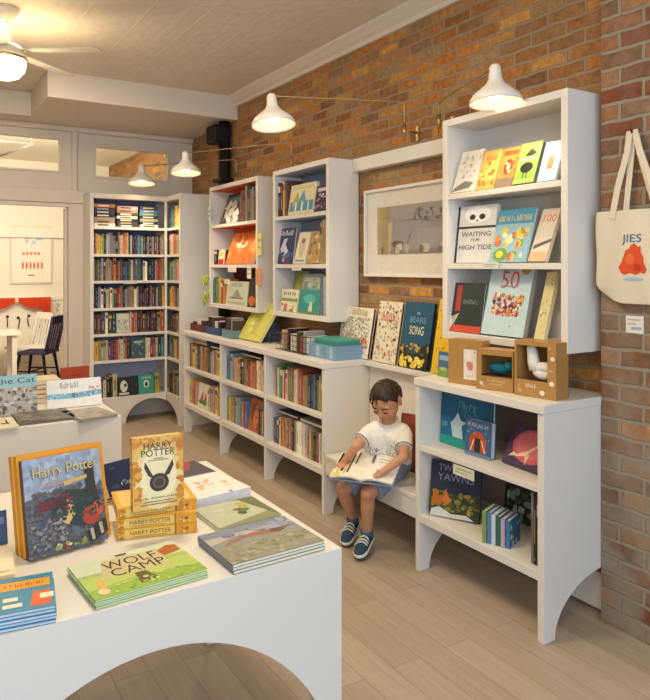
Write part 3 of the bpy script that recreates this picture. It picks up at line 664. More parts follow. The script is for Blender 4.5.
ffront(0, False, .24, .52, .2, '#ebe3cc', [('e', .3, .22, .2, .1, '#4f7a3c'), ('e', .65, .22, .25, .12, '#5d8a46'), ('p', [(.25, .35), (.5, .75), (.5, .3)], '#b3382c'), ('p', [(.6, .35), (.78, .7), (.85, .3)], '#c2452f')], 'white cover with red trees on green turned out in the lower left bay')
frow(0, False, .54, .99, 'wcisyyrye', .2, 3)
frow(1, True, .0, .15, 'bbl', .2, 4)
frow(1, True, .16, .98, 'iicykdgerrooercccwwvw', .19, 5)
frow(1, False, .02, .26, 'gyovogl', .17, 6)
frow(1, False, .27, .5, 'llsirb', .185, 7)
ffront(1, False, .51, .74, .23, '#b5623a', [('e', .35, .6, .2, .25, '#7d3a2a'), ('e', .65, .4, .25, .28, '#c97a4a'), sc(9, 8, ['#8a3f2c', '#d89a66'], .1)], 'tall rust brown cover turned half out in the lower middle bay', lean=8)
frow(1, False, .76, .99, 'kdcpwce', .19, 8)
frow(2, True, .08, .72, 'ewggwrisgoscwroreogn', .205, 9)
frow(2, True, .73, .99, 'nbnvvoyg', .2, 10, .03)
frow(2, False, .04, .42, 'ppnwoyoersrk', .185, 11)
frow(2, False, .43, .66, 'swwwww', .2, 12, .006)
frow(2, False, .67, .99, 'oegkrpwcwwd', .17, 13)
# books lying along the row tops
def lying(y0, y1, z, t, X, d, c, label):
    mb = MB().box((0, 0, 0), (d, y1 - y0, t), c); o = mb.build('picture_book', PAINT, bevel=.001, M=T((X, y0, z)))
    MB().box((-.0003, .003, .003), (d - .004, y1 - y0 - .003, t - .003), '#e2d6bd').build('page_block', PAPER, o, M=T((0, 0, 0)))
    return tag(o, label, 'book')
lying(5.28, 5.56, F_MID + .215, .022, FX + .05, .15, 't', 'teal book lying flat over the upper row in the left low bay')
lying(5.30, 5.54, F_MID + .2376, .02, FX + .055, .15, 'n', 'navy book lying on the teal one in the upper left low bay')
lying(4.96, 5.2, F_MID + .209, .018, FX + .05, .15, 'p', 'purple book lying flat over the upper row beside the teal one')
lying(4.3, 4.62, F_MID + .214, .016, FX + .06, .15, 'k', 'black book lying flat over the upper row of the middle low bay')
lying(3.78, 4.05, F_DECK + .208, .016, FX + .06, .15, 'n', 'navy book lying flat over the lower row of the right low bay')
lying(3.45, 3.74, F_DECK + .21, .018, FX + .055, .16, 's', 'grey book lying flat over the white set in the right low bay')

# ---- wall case A (orange)
SX = UX + .02
Z3 = UZ0 + .034
def up(label, xl, xr, z, py, lean, t, col, art=(), X=SX, **k): return stand_x('display_book', label, xl, xr, X, z, py, lean, t, col, art, **k)
def uspines(label, xl, xr, z, h, codes, seed, X=SX, hv=.02, d=.13):
    P, Q = atX(xl, HY, X), atX(xr, HY, X); P.z = z
    return spine_row(P, MINUSY, PX, P.y - Q.y, codes, h, 'shelf_book', lambda i, c, n: '%s spine, %s of the upright books, %s' % (CNAME[c], ORD[i], label), 'upright books on the ' + label, True, seed=seed, hvar=hv, d=d)
up('black cover with white cartoon panels leaning on the top shelf of the orange-backed case', 219.5, 237, US1, 196, 20, .015, '#2c2a2a', [('r', .1, .75, .9, .92, '#4d6d84'), sc(11, 16, ['#e7e1d2', '#d8d2c4', '#6a6a66', '#a9a296'], .13, .1, .05, .9, .65)])
uspines('top shelf of the orange-backed case', 240, 255.5, US1, .255, 'mmdetdsek', 21)
uspines('middle shelf of the orange-backed case', 214, 217, US2, .125, 'k', 22, hv=0)
up('small white cover with a red band on the middle shelf of the orange-backed case', 217.6, 223, US2, 250, 8, .012, '#e9e0c4', [('r', 0, 0, 1, .35, '#b43a2a'), ('e', .5, .7, .3, .15, '#e0c24a')])
up('large orange cover with a white heart patch leaning on the orange-backed wall case', 224.3, 252, US2, 234, 20, .02, '#e07a30', [('e', .42, .62, .2, .14, '#f0d9c4'), sc(12, 18, ['#e8a24a', '#c85a24', '#f0b45c', '#d86a2a'], .07)], X=SX + .02)
uspines('lowest shelf of the orange-backed case', 211.5, 224.5, Z3, .21, 'gtgoyro', 23)
up('greenish white cover with a sailing drawing on the lowest shelf of the orange-backed case', 225.5, 246.5, Z3, 281, 6, .015, '#c6c8b0', [('p', [(.3, .35), (.5, .7), (.72, .35)], '#8d927c'), ('r', .2, .27, .8, .34, '#6f735f'), ('r', .1, .06, .9, .14, '#a9a98f'), ('g', 4, .5, .84, .5, '#7b7d68')])
up('dark cover with an orange foot on the lowest shelf of the orange-backed case', 247.3, 255, Z3, 277, 6, .02, '#3a2a28', [('e', .5, .2, .45, .16, '#c8662e')])
# ---- wall case B (slate)
uspines('top shelf of the slate-backed case', 278, 287, US1, .245, 'kkyd', 24, hv=.008)
up('cream cover with blue arches on the top shelf of the slate-backed case', 287.7, 313, US1, 186.5, 9, .02, '#d8cfa6', [('r', .05, .1, .95, .42, '#4f8fa6'), ('p', [(.1, .3), (.3, .75), (.5, .3)], '#a89a5c'), ('p', [(.3, .3), (.55, .8), (.7, .3)], '#5d9bb0'), ('r', .1, .82, .9, .95, '#cbbf90'), ('r', .25, .1, .32, .4, '#dfe3d0'), ('r', .5, .1, .57, .4, '#dfe3d0'), ('r', .75, .1, .8, .4, '#dfe3d0')])
up('small dark purple cover with pale speckles on the top shelf of the slate-backed case', 314, 327.3, US1, 187, 9, .02, '#3a2c44', [sc(13, 22, ['#b9a9c2', '#d8cfd0', '#6d4f7a', '#c27a5a'], .06), ('r', .1, .78, .9, .92, '#cfc4d0')])
up('dark navy cover with swirling white creature on the middle shelf of the slate-backed case', 273.5 + 1.2, 292, US2, 229.5, 8, .015, '#2d3560', [('g', 5, .5, .87, .8, '#dfe0e4'), ('p', [(.15, .3), (.4, .7), (.6, .72), (.5, .55), (.7, .35), (.45, .2), (.5, .35)], '#c9ccd8'), sc(14, 16, ['#56639a', '#8c4a6a', '#4a86a0', '#d0907a'], .06, .05, .03, .95, .4)])
up('cream cover with a tall pale figure leaning on the middle shelf of the slate-backed case', 293.2, 304.5, US2, 233, 14, .015, '#e2d9c0', [('e', .5, .5, .28, .32, '#d2b9a0'), ('e', .5, .72, .14, .09, '#8a6a58'), ('r', .1, .06, .9, .12, '#8a8f98')])
up('tan cover with brown mottling leaning on the middle shelf of the slate-backed case', 306, 318.5, US2, 232, 14, .02, '#b3905a', [sc(15, 16, ['#d8c69a', '#7d5a3a', '#c9ac72'], .12)])
uspines('middle shelf of the slate-backed case', 320, 327.6, US2, .275, 'eev', 25, hv=.02)
up('small square cover with a bold pattern on the lowest shelf of the slate-backed case', 280, 296, Z3, 289, 8, .012, '#e0d8bf', [('r', 0, .45, 1, .6, '#8a9a4a'), ('g', 3, .5, .8, .8, '#4a4450'), sc(16, 16, ['#c86a7a', '#7a8a3a', '#d8b04a'], .08, .05, .03, .95, .42)])
up('olive cover standing at the back of the lowest shelf of the slate-backed case', 291, 304, Z3, 271, 8, .012, '#9a9148', [('e', .5, .6, .35, .3, '#b8ac5a')], X=SX + .1)
up('teal cover with a pale figure in front on the lowest shelf of the slate-backed case', 297.5, 317.5, Z3, 289.5, 10, .012, '#2f8f86', [('e', .5, .62, .3, .2, '#58b0a2'), ('p', [(.5, .1), (.56, .5), (.66, .5), (.7, .1)], '#e0c8b0'), ('r', 0, 0, 1, .1, '#5a8a4a')], X=SX - .005)
up('tall grey green cover behind the teal one on the lowest shelf of the slate-backed case', 299, 318.5, Z3, 274, 8, .015, '#9fb3a2', [('r', .1, .8, .9, .92, '#d9dcc8'), sc(17, 14, ['#7f9a8a', '#c4cdb8'], .1)], X=SX + .045)
uspines('lowest shelf of the slate-backed case', 319.5, 327.6, Z3, .235, 'sblsb', 26)
# ---- wall case C
CX_ = UX + .014
up('cream cover with a grey pencil animal, first on the pale case top shelf', 451.5, 473.5, US1, 153.5, 20, .012, '#ded7c8', [('n', 31, 26, .2, .35, .95, .95, ['#c9c1b2', '#b4ab9c', '#e9e2d4'], .07), ('p', [(.0, .02), (.75, .08), (.9, .2), (.5, .26), (.1, .12)], '#7d7a78')], X=CX_)
up('yellow orange cover with a red beast, second on the pale case top shelf', 475, 493, US1, 153, 20, .012, '#e6b45a', [('g', 3, .5, .8, .6, '#c2502c'), sc(32, 22, ['#d97a3a', '#c4582c', '#efcf7a', '#b86a3a'], .09, .05, .08, .95, .7)], X=CX_)
up('orange cover with a red engine, third on the pale case top shelf', 493.8, 511, US1, 150, 20, .012, '#e58a45', [('r', .1, .8, .95, .92, '#b8502a'), ('e', .55, .5, .25, .2, '#d23a28'), ('e', .55, .5, .1, .09, '#f0d8b0'), ('r', 0, 0, 1, .22, '#8c7a66'), sc(33, 12, ['#f2c88a', '#c9622e'], .07, .05, .25, .95, .75)], X=CX_)
up('green cover with a black bird shape, fourth on the pale case top shelf', 512, 533, US1, 146, 20, .022, '#8fb84e', [('e', .5, .38, .3, .13, '#26251f'), ('r', .4, .12, .44, .32, '#26251f'), ('r', .56, .12, .6, .32, '#26251f'), ('p', [(.3, .68), (.55, .85), (.85, .72), (.6, .66)], '#26251f'), ('r', 0, 0, 1, .1, '#a9c860'), ('r', .1, .56, .9, .6, '#e4ead0')], X=CX_, back='#7e7f78', pages='#8f8a80')
up('pale blue cover with an orange block, last on the pale case top shelf', 536.5, 555, US1, 143.5, 20, .012, '#a9cfe6', [('r', .35, .3, .68, .62, '#e0873a'), ('r', .48, .3, .54, .62, '#c86a2c'), ('e', .5, .12, .5, .12, '#cfe4ee')], X=CX_)
up('black and white cover with a mask, on the pale case middle shelf', 447.6 + 1.5, 492.5, US2, 208.5, 7, .022, '#d9d6d0', [('r', 0, 0, .17, 1, '#383635'), ('n', 34, 26, .02, .0, .15, 1, ['#8a8784', '#6d6966', '#1e1d1d'], .014), ('r', .17, .6, 1, .64, '#2c2a2a'), ('e', .58, .84, .3, .15, '#f0ede6'), ('e', .47, .8, .07, .05, '#262423'), ('e', .69, .8, .07, .05, '#262423'), ('p', [(.55, .72), (.58, .76), (.61, .72)], '#333333'), ('t', 'WAITING', .58, .5, .66, '#4a4846', .08), ('t', 'FOR', .58, .4, .2, '#4a4846', .05), ('t', 'HIGH TIDE', .58, .27, .74, '#4a4846', .08)], X=CX_ + .03)
up('blue and yellow speckled cover leaning on the pale case middle shelf', 488.5, 525, US2, 211.5, 17, .014, '#8fb9c4', [('r', 0, .72, 1, 1, '#3f8fae'), ('g', 13, .5, .83, .9, '#e8bf2e', .11), sc(35, 30, ['#e0c04a', '#d98a3a', '#e6dfb0', '#6fa05a', '#c86a4a'], .08, .1, .08, .9, .62), ('e', .28, .14, .2, .13, '#6a9a3a'), ('e', .26, .15, .1, .07, '#e8cf3a')], X=CX_ - .006)
up('cream cover with a red number leaning, end of the pale case middle shelf', 527.5, 545, US2, 211, 24, .02, '#ded2be', [('t', '100', .55, .82, .7, '#d8604a'), ('p', [(.1, .22), (1, .36), (1, .42), (.1, .3)], '#6a5a66'), ('r', 0, 0, 1, .18, '#d8b48a')], X=CX_)
up('near black cover with a red foot and red strip on the pale case lowest shelf', 449.3, 479.5, Z3, 283, 10, .012, '#2f3733', [('r', 0, 0, 1, .14, '#c8503c'), ('r', .1, .42, .27, .95, '#b8473a'), ('p', [(0, .05), (.26, .38), (.1, .14), (0, .3)], '#e6dcc0'), ('g', 7, .6, .62, .5, '#8f958c')], X=CX_)
up('large pale blue cover with a red 50 on the pale case lowest shelf', 480.5, 522.5, Z3, 264, 14, .03, '#bcd2d2', [('g', 4, .45, .92, .3, '#6f8f9a'), ('t', '50', .5, .76, .42, '#d4503a'), ('r', .3, .66, .7, .675, '#6f8f9a'), ('n', 36, 130, .17, .27, .85, .55, ['#c8442e', '#e0a030', '#2f4a5a', '#e8dcc0', '#7a3a30', '#d87a3a', '#c0392b'], .036), ('e', .84, .9, .1, .07, '#b08a3a'), ('n', 37, 14, .05, .05, .95, .95, ['#d88a5a', '#8fb0b4', '#7aa0a8'], .014)], X=CX_, back='#8d8a84', pages='#a8a296')
up('narrow cream and yellow cover leaning, end of the pale case lowest shelf', 533.5, 543.5, Z3, 273, 17, .022, '#d8c890', [('n', 38, 18, .1, .05, .9, .95, ['#c0a860', '#e8e0c0', '#a0925a'], .12)], X=CX_)

# ---- ledge above the bench
LX = 2.365
def ledge(label, xl, xr, py, t, col, art, lean=10, **k): return stand_x('picture_book', label, xl, xr, LX, F_TOP, py, lean, t, col, art, **k)
ledge('cream cover with a crowd of tiny figures leaning on the ledge, leftmost above the bench', 337, 367, 306.5, .02, '#e8dfcc', [('n', 41, 420, .05, .2, .95, .8, ['#9aa08a', '#c9b48a', '#8a8a80', '#d8c49a', '#b49a7a'], .018), ('n', 42, 60, .05, .2, .95, .38, ['#d2683c', '#c85a3a', '#e08a4a'], .025), ('g', 8, .5, .91, .7, '#c9b07a'), ('r', .1, .1, .9, .115, '#a9a49a')], pages='#5d3f2c')
ledge('cream cover covered in small brown houses, second on the ledge above the bench', 372, 394.5, 301.5, .02, '#e2d5b8', [('n', 43, 130, .03, .03, .97, .97, ['#8a6a5a', '#b8a48a', '#c87a5a', '#8a9a96', '#d8c8a0', '#6a5248'], .04), ('r', .1, .7, .9, .8, '#d9c0a6'), ('g', 4, .5, .75, .6, '#b05a48')], pages='#6a4a34')
ledge('dark teal cover with yellow leaves, third on the ledge above the bench', 397.5, 426, 302, .022, '#24536a', [('t', 'THE', .5, .83, .12, '#cfd8d0'), ('t', 'BEARS', .5, .73, .55, '#6fa0b0', .09), ('t', 'SONG', .5, .57, .5, '#e3d9b0', .13), ('p', [(0, 0), (0, .38), (.2, .3), (.45, .2), (.7, .3), (1, .42), (1, 0)], '#2a2a24'), ('n', 44, 40, .02, .22, .98, .36, ['#8a7a3a', '#c8a84a', '#4a4430', '#a88a44'], .04), ('n', 45, 40, .02, .02, .9, .16, ['#e0c43a', '#d8b42e', '#f0dc6a'], .06)], pages='#3a2a20')
ledge('bright yellow cover with grey squiggles, on the ledge behind the cardboard boxes', 430.5, 452, 299.5, .02, '#e3b92c', [('n', 46, 60, .05, .03, .95, .97, ['#b8922a', '#c8a850', '#8a7a4a', '#f0d460'], .035)])
stand_x('picture_book', 'small blue and green book standing beside the first cardboard box', 437.5, 449, 2.2, D_TOP, 351.5, 4, .014, '#4d6a8a', [('r', 0, 0, 1, .35, '#7a9a4a'), ('r', .1, .66, .9, .86, '#8fb0c4'), ('g', 3, .5, .32, .5, '#e0e4c4')])

# ---- lower case D
def dz(label, bl, br, z, py, lean, t, col, art, **k): return stand_z('display_book', label, bl, br, z, py, lean, t, col, art, **k)
stand_x('display_book', 'large teal cover with a white coat shape, upper shelf below the cardboard boxes', 440.2, 492, 2.203, D_MID, 391, 3, .014, '#1d6f8e', [('r', 0, 0, 1, .17, '#279a8e'), ('p', [(.0, .55), (1, .4), (1, 1), (0, 1)], '#155a7c'), ('g', 5, .52, .8, .34, '#4fa0b4', None, -.08), ('g', 5, .62, .64, .3, '#4fa0b4', None, -.08), ('p', [(.25, .18), (.45, .18), (.42, .42), (.52, .5), (.4, .52), (.34, .66), (.26, .5), (.2, .44)], '#bfd6da'), ('r', .02, .34, .14, .44, '#5f94ac')])
dz('small square blue cover with an orange barn on the upper shelf below the boxes', (464.4, 453), (490.5, 460.8), D_MID, 417.8, 3, .03, '#3d5f86', [('p', [(.18, .12), (.18, .48), (.35, .68), (.62, .68), (.82, .48), (.82, .12)], '#c0502f'), ('r', .38, .12, .6, .5, '#2d2a33'), ('p', [(.2, .12), (.24, .12), (.38, .46), (.34, .46)], '#e6d9c0'), ('p', [(.62, .46), (.66, .46), (.8, .12), (.76, .12)], '#e6d9c0'), ('g', 10, .5, .86, .8, '#c4ccd4'), ('r', 0, 0, 1, .08, '#6f86a8'), ('n', 47, 16, .05, .5, .95, .8, ['#8fa0b8', '#58799c'], .03)], pages='#d5dbe2')
dz('purple cover with a big pink disc leaning on the upper shelf below the boxes', (501.5, 462.7), (541, 477), D_MID, 421, 27, .012, '#4a3550', [('e', .58, .5, .46, .38, '#c95a6a'), ('e', .56, .52, .36, .3, '#d8707a'), ('p', [(.25, .2), (.5, .28), (.75, .55), (.82, .68), (.72, .6), (.55, .42), (.35, .3)], '#f0d09a'), ('e', .84, .7, .06, .05, '#f2dcae'), ('p', [(.1, .18), (.4, .26), (.2, .3)], '#e8c4a0'), ('p', [(.5, .3), (.55, .08), (.6, .32)], '#e8c4a0')])
dz('dark cover with pale lettering over golden trees on the lower shelf below the boxes', (428.5, 514.5), (479, 525), D_DECK, 459.5, 10, .014, '#2c3244', [('t', 'TWO', .35, .88, .4, '#8f8ab0', .13), ('t', 'YAWNS', .5, .72, .72, '#9a92b8', .13), ('p', [(0, 0), (0, .5), (.3, .46), (.6, .42), (1, .5), (1, 0)], '#33402c'), ('n', 48, 46, .05, .12, .95, .46, ['#8a7a3a', '#6a6a34', '#b0883a', '#4a5430'], .05), ('n', 49, 8, .08, .28, .42, .42, ['#c8762e', '#b8662a'], .08), ('p', [(.02, .0), (.05, .12), (.2, .18), (.45, .08), (.75, .1), (.9, .02)], '#cfcfc6')])
# six small board books standing in a row
rc = ['#7f9a58', '#5a7fb0', '#c9cfd8', '#2f6a4a', '#b8a0b8', '#3f78a8']
for i in range(6):
    x = Vector((.93, .37, 0)).normalized(); n = UP.cross(x)
    P = atZ(486, 543.5, D_DECK) - n * (.0205 * i) + x * .004 * (i % 2) + UP * .0008
    book('board_book', '%s little board book in the row on the lower shelf below the boxes' % ('green-fronted first', 'blue second', 'silver grey third', 'dark green fourth', 'lilac fifth', 'bright blue last')[i], .12, .135 - .004 * i, .017, rc[i], [sc(60 + i, 12, ['#cdd8a0', '#e8e2c8', '#4a6a3a', '#3f6a8a'], .1)], basis(P, x, n, UP), group=None, spine=rc[i], pages='#d8d2c6')
stand_x('display_book', 'dark green cover leaning at the back of the lower shelf below the boxes', 503, 537, 2.4, D_DECK, 484, 8, .014, '#28352c', [sc(66, 22, ['#46604a', '#8a9a94', '#1c241f', '#c0c4b8'], .09), ('e', .7, .6, .14, .1, '#8a9aa8')])
spine_row(Vector((2.115, D_Y0 + .034 + .062, D_DECK)), MINUSY, PX, .06, 'skde', .272, 'picture_book', lambda i, c, n: '%s tall thin book, %s of the upright ones, lower shelf below the boxes' % (CNAME[c], ORD[i]), 'thin upright books below the boxes', True, seed=71, hvar=.014, d=.2)

# ---- stacks on the front table
w4 = 'green picture book with a wooden sign lying nearest the table edge'
flat('picture_book', stacklab('green picture book in the stack with a brown lettered sign', 4), (95.2, 601), (207.3, 568.5), (72.3, 565.5), GZ, 4, .0052, '#a9bd6a',
     [('r', 0, .62, 1, 1, '#cdd6b8'), ('r', 0, .0, 1, .22, '#93b548'), ('p', [(0, .22), (.4, .3), (1, .2), (1, .5), (0, .55)], '#b4c768'), ('p', [(.16, .42), (.28, .9), (.8, .86), (.78, .4)], '#c9bb8c'), ('t', 'WOLF', .5, .74, .5, '#4a3a2c', .2, .02), ('t', 'CAMP', .52, .52, .5, '#4a3a2c', .2, .02), ('p', [(.44, .38), (.54, .38), (.6, .1), (.42, .1)], '#6a5438'), ('p', [(.8, .62), (.98, .68), (.98, .86), (.9, .9), (.78, .8)], '#b8642c'), ('e', .13, .3, .035, .16, '#d8b06a'), ('e', .11, .14, .05, .08, '#e0cba0'), ('r', .42, .92, .52, .97, '#5d5a48'), ('n', 50, 30, .02, .03, .98, .25, ['#a4c458', '#86a83e', '#bcd07a'], .02)],
     soft=True, spine='#5f9a8a', pages='#d5dcc2', group='green picture books in one stack')
flat('picture_book', stacklab('wide grey landscape picture book stacked at the front table corner', 3), (232.8, 565), (324.3, 540.3), (200, 535.5), GZ, 3, .0085, '#8e8f86',
     [('r', 0, .68, 1, 1, '#7f8798'), ('p', [(0, .6), (.3, .72), (.7, .66), (1, .74), (1, .86), (0, .8)], '#b8aca2'), ('p', [(.1, .5), (.4, .62), (.75, .56), (.9, .66), (.5, .72), (.2, .62)], '#9a6a50'), ('r', 0, 0, 1, .46, '#8f8a70'), ('n', 51, 60, .02, .02, .98, .44, ['#9c9880', '#7f8070', '#a8a088', '#74785f'], .03), ('e', .75, .64, .08, .05, '#6f4a44'), ('n', 52, 14, .05, .72, .95, .96, ['#8d94a6', '#727a8c', '#9a9fb0'], .06)], soft=True, spine='#5f6a80', group='landscape picture books in one stack')
flat('picture_book', stacklab('pale olive picture book with a small plant stacked behind the landscape one', 2), (219.7, 528.5), (281.5, 514), (198, 508), GZ, 2, .007, '#b9bba0',
     [('p', [(.0, .0), (1, 0), (1, .3), (.4, .12)], '#8a8c62'), ('p', [(.72, 1), (1, 1), (1, .0), (.9, .3)], '#6f7446'), ('g', 5, .25, .6, .34, '#e4e2d0', .16, 1.2), ('e', .55, .42, .07, .09, '#47663a'), ('e', .62, .52, .09, .07, '#5d7a46'), ('p', [(.6, .6), (.75, .6), (.72, .85), (.62, .85)], '#b8a848'), ('r', .48, .55, .6, .62, '#6a4a36')], group='olive picture books in one stack')
flat('picture_book', stacklab('white picture book with a pale orange sketch on the front table', 5), (196.5, 499.8), (251, 486.8), (178, 479.5), GZ, 5, .0062, '#e6e2da',
     [('n', 53, 26, .25, .3, .8, .75, ['#e0c49a', '#d8b080', '#ece4d4'], .05), ('r', .62, .0, .66, .08, '#7a6a9a')], soft=True, spine='#c9c4d8', pages='#d3d0de', group='white picture books in one stack')
flat('picture_book', stacklab('dark red-banded cover lying at the far corner of the front table', 2), (176, 482.5), (220, 473.2), (160, 467), GZ, 2, .007, '#4a4350',
     [('p', [(0, .4), (.6, .5), (.9, 1), (0, 1)], '#9a4148'), ('r', .1, .1, .9, .2, '#6a6474'), ('p', [(.2, .6), (.5, .9), (.6, .7)], '#b8604a')], group='dark picture books in one stack')
flat('picture_book', stacklab('blue picture book with orange shapes stacked at the left table edge', 5), (-22, 619.5), (55.4, 605), (-28, 585), GZ, 5, .0075, '#3f86a0',
     [('r', .1, .62, .95, .86, '#e09a2c'), ('g', 8, .6, .74, .6, '#8a4a2a'), ('p', [(.66, .1), (.72, .52), (.82, .46), (.93, .54), (.96, .12), (.84, .06)], '#d8602c'), ('r', .8, .26, .99, .4, '#e9dcc0'), ('r', .3, .3, .5, .4, '#e4dcc4'), ('r', .3, .12, .56, .22, '#e4dcc4')], soft=True, spine='#33658a', pages='#c4cad6', group='blue picture books in one stack')
flat('picture_book', stacklab('cream book lying behind the blue stack at the left table edge', 3), (-30, 582), (15.3, 573.5), (-34, 552), GZ, 3, .007, '#e6d8b4', [('r', .1, .1, .9, .14, '#c4a878')], group='cream books in one stack')
stand_z('picture_book', 'navy book leaning at the left edge of the front table behind the cream ones', (-24, 552), (8, 545.5), GZ, 517, 20, .015, '#2c3a5c', [('r', .1, .6, .9, .8, '#56688c')])
# tall stand: three golden hardbacks lying, one upright on them
gold = '#dba63a'
P0, Q0 = atZ(116, 541, GZ), atZ(197, 532, GZ); xg = (Q0 - P0); Lg = xg.length; xg.normalize(); ng = UP.cross(xg)
TG = .0285
def goldbook(label, P, x, n):
    # lies with its spine towards -n: spine art reads along x
    M = basis(P + x * Lg + UP * TG, n, -UP, -x)   # book x (width) -> n, thickness down, height along -x
    sp = []
    mb = MB(); bt = .0026; w = .16
    mb.box((0, 0, 0), (w, bt, Lg), gold).box((0, TG - bt, 0), (w, TG, Lg), gold).box((0, bt, 0), (bt, TG - bt, Lg), '#e4bd62')
    # spine lettering lies in the plane x=0
    S = basis((0, TG, Lg), (0, 0, -1), (1, 0, 0), (0, -1, 0))
    paint(mb, [('r', .0, 0, .1, 1, '#c88a2a'), ('r', .72, 0, .74, 1, '#9a6a1e'), ('r', .74, 0, 1, 1, '#d9982e'), ('t', 'HARRY POTTER', .42, .56, .5, '#7a5a24', .42), ('r', .2, .16, .62, .22, '#a8823a'), ('e', .87, .5, .02, .16, '#8a4a1e'), ('n', 54, 16, .0, .1, .1, .9, ['#a86a1e', '#e8c46a'], .012), ('n', 55, 16, .76, .1, 1, .9, ['#b87a22', '#edc872'], .012)], Lg, TG, S)
    mb.add([(w * u, -.0002, Lg * v) for u, v in ((.08, .06), (.92, .06), (.92, .94), (.08, .94))], [(0, 1, 2, 3)], '#e6c274')
    o = mb.build('hardcover_book', PAINT, M=M)
    MB().box((bt, bt, .003), (w - .003, TG - bt, Lg - .003), '#eadcb8').build('page_block', PAPER, o)
    return tag(o, label, 'book')
goldbook('golden hardback lying at the bottom of the three-book pile', P0 + UP * .0006, xg, ng)
goldbook('golden hardback lying in the middle of the three-book pile', P0 + UP * (.0012 + TG) + ng * .002 - xg * .001, xg, ng)
yw = Matrix.Rotation(math.radians(7), 3, 'Z')
goldbook('golden hardback turned slightly askew on top of the three-book pile', P0 + UP * (.0018 + 2 * TG) + ng * .004 + xg * .004, yw @ xg, yw @ ng)
ztop = GZ + 3 * TG + .0022
stand_z('hardcover_book', 'golden hardback standing upright on the pile with a dark winged disc on its cover', (133.2, 513.5), (184.3, 505), ztop, 440, 5, .032, '#dfb45c',
        [('e', .5, .45, .48, .46, '#e9cd8e'), ('e', .5, .45, .36, .38, '#f0deae'), ('n', 56, 34, .0, .0, .12, 1, ['#d08a2c', '#e0a640', '#c47a24'], .07), ('n', 57, 34, .88, .0, 1, 1, ['#d08a2c', '#e0a640', '#c47a24'], .07), ('n', 58, 20, .1, .88, .9, 1, ['#c89038', '#dcb060'], .05),
         ('t', 'HARRY', .5, .87, .56, '#3a2a1a', .085), ('t', 'POTTER', .5, .775, .66, '#3a2a1a', .095), ('r', .4, .69, .6, .7, '#8a6a34'), ('r', .3, .665, .7, .675, '#8a6a34'),
         ('p', [(.42, .42), (.24, .66), (.22, .58), (.3, .46)], '#473a30'), ('p', [(.58, .42), (.78, .66), (.8, .58), (.72, .46)], '#473a30'), ('e', .51, .36, .19, .125, '#3b322c'), ('e', .51, .36, .13, .085, '#6a5a46'), ('e', .51, .36, .09, .055, '#463a30'),
         ('t', 'J.K. ROWLING', .5, .15, .66, '#33251a', .035), ('r', .2, .1, .8, .11, '#6a4f2a'), ('r', .14, .065, .86, .075, '#6a4f2a')], spine='#b98430', spine_art=[('r', .2, .12, .8, .9, '#d9a84a'), ('t', 'HARRY POTTER', .5, .55, 1.6, '#5d4020', .05, PI / 2)], pages='#eadcb8')
# large illustrated hardcover leaning on a clear easel, two more behind
il = [('r', 0, .62, 1, 1, '#98a3b6'), ('n', 59, 160, .0, .6, 1, 1, ['#a4adbd', '#929eb2', '#b0b3bb', '#8994a8'], .04), ('n', 60, 520, 0, .0, 1, .64, ['#625d5b', '#6c6663', '#595553', '#726c6a', '#645c60', '#5d6168'], .03),
      ('p', [(.1, .52), (.55, .58), (.62, .5), (.2, .44)], '#6d3436'), ('p', [(.42, .3), (.5, .62), (.9, .56), (.92, .28), (.7, .2)], '#33423c'), ('p', [(.76, .5), (.76, .86), (.88, .86), (.9, .5)], '#3a3a34'), ('e', .8, .3, .12, .1, '#a84430'), ('e', .9, .36, .07, .08, '#c0573a'),
      ('p', [(.5, .52), (.58, .48), (.6, .36), (.5, .26), (.42, .3), (.5, .36)], '#d8b070'), ('n', 63, 90, .3, .3, .95, .56, ['#39453f', '#414a44', '#323b37', '#4a4c46'], .022), ('n', 68, 40, .12, .42, .6, .58, ['#6d3436', '#7a4244', '#5f2f32'], .02), ('n', 61, 70, .05, .06, .5, .36, ['#827b77', '#918a85', '#78726f', '#6b6663'], .024), ('p', [(.72, .14), (.98, .24), (1, .1), (.76, .02)], '#3a342e'), ('p', [(.76, .16), (.8, .17), (.82, .05), (.78, .04)], '#b8a88a'), ('p', [(.88, .2), (.92, .21), (.94, .09), (.9, .08)], '#b8a88a'), ('n', 62, 16, .3, .02, .7, .1, ['#c08a6a', '#d8c0a0', '#7a9a4a', '#a84a3a'], .03),
      ('t', 'Harry Potter', .515, .826, .84, '#6f6250', .14, .0), ('t', 'Harry Potter', .523, .832, .84, '#d2b982', .14, .0), ('r', .22, .69, .5, .715, '#b08a7a'), ('p', [(.48, .66), (.78, .7), (.78, .74), (.48, .71)], '#c8a868')]
o1 = stand_z('hardcover_book', 'large illustrated hardcover with a dark steam engine scene leaning at the front', (29.7, 563.5), (108, 541.5), GZ, 464, 15, .028, '#6c6f7c', il, spine='#4a3d42', pages='#e6c26a', back='#d9982c')
M1 = o1.matrix_basis.copy()
for i, lb in enumerate(('golden edged hardcover standing directly behind the steam engine one', 'golden edged hardcover rearmost behind the steam engine one')):
    c = book('hardcover_book', lb, .238, .262, .025, '#d9982c', [('r', .05, .05, .95, .95, '#c98a2a')], M1 @ T((-.004 - .004 * i, .030 + .027 * i, .004 + .002 * i)), pages='#e0b252')
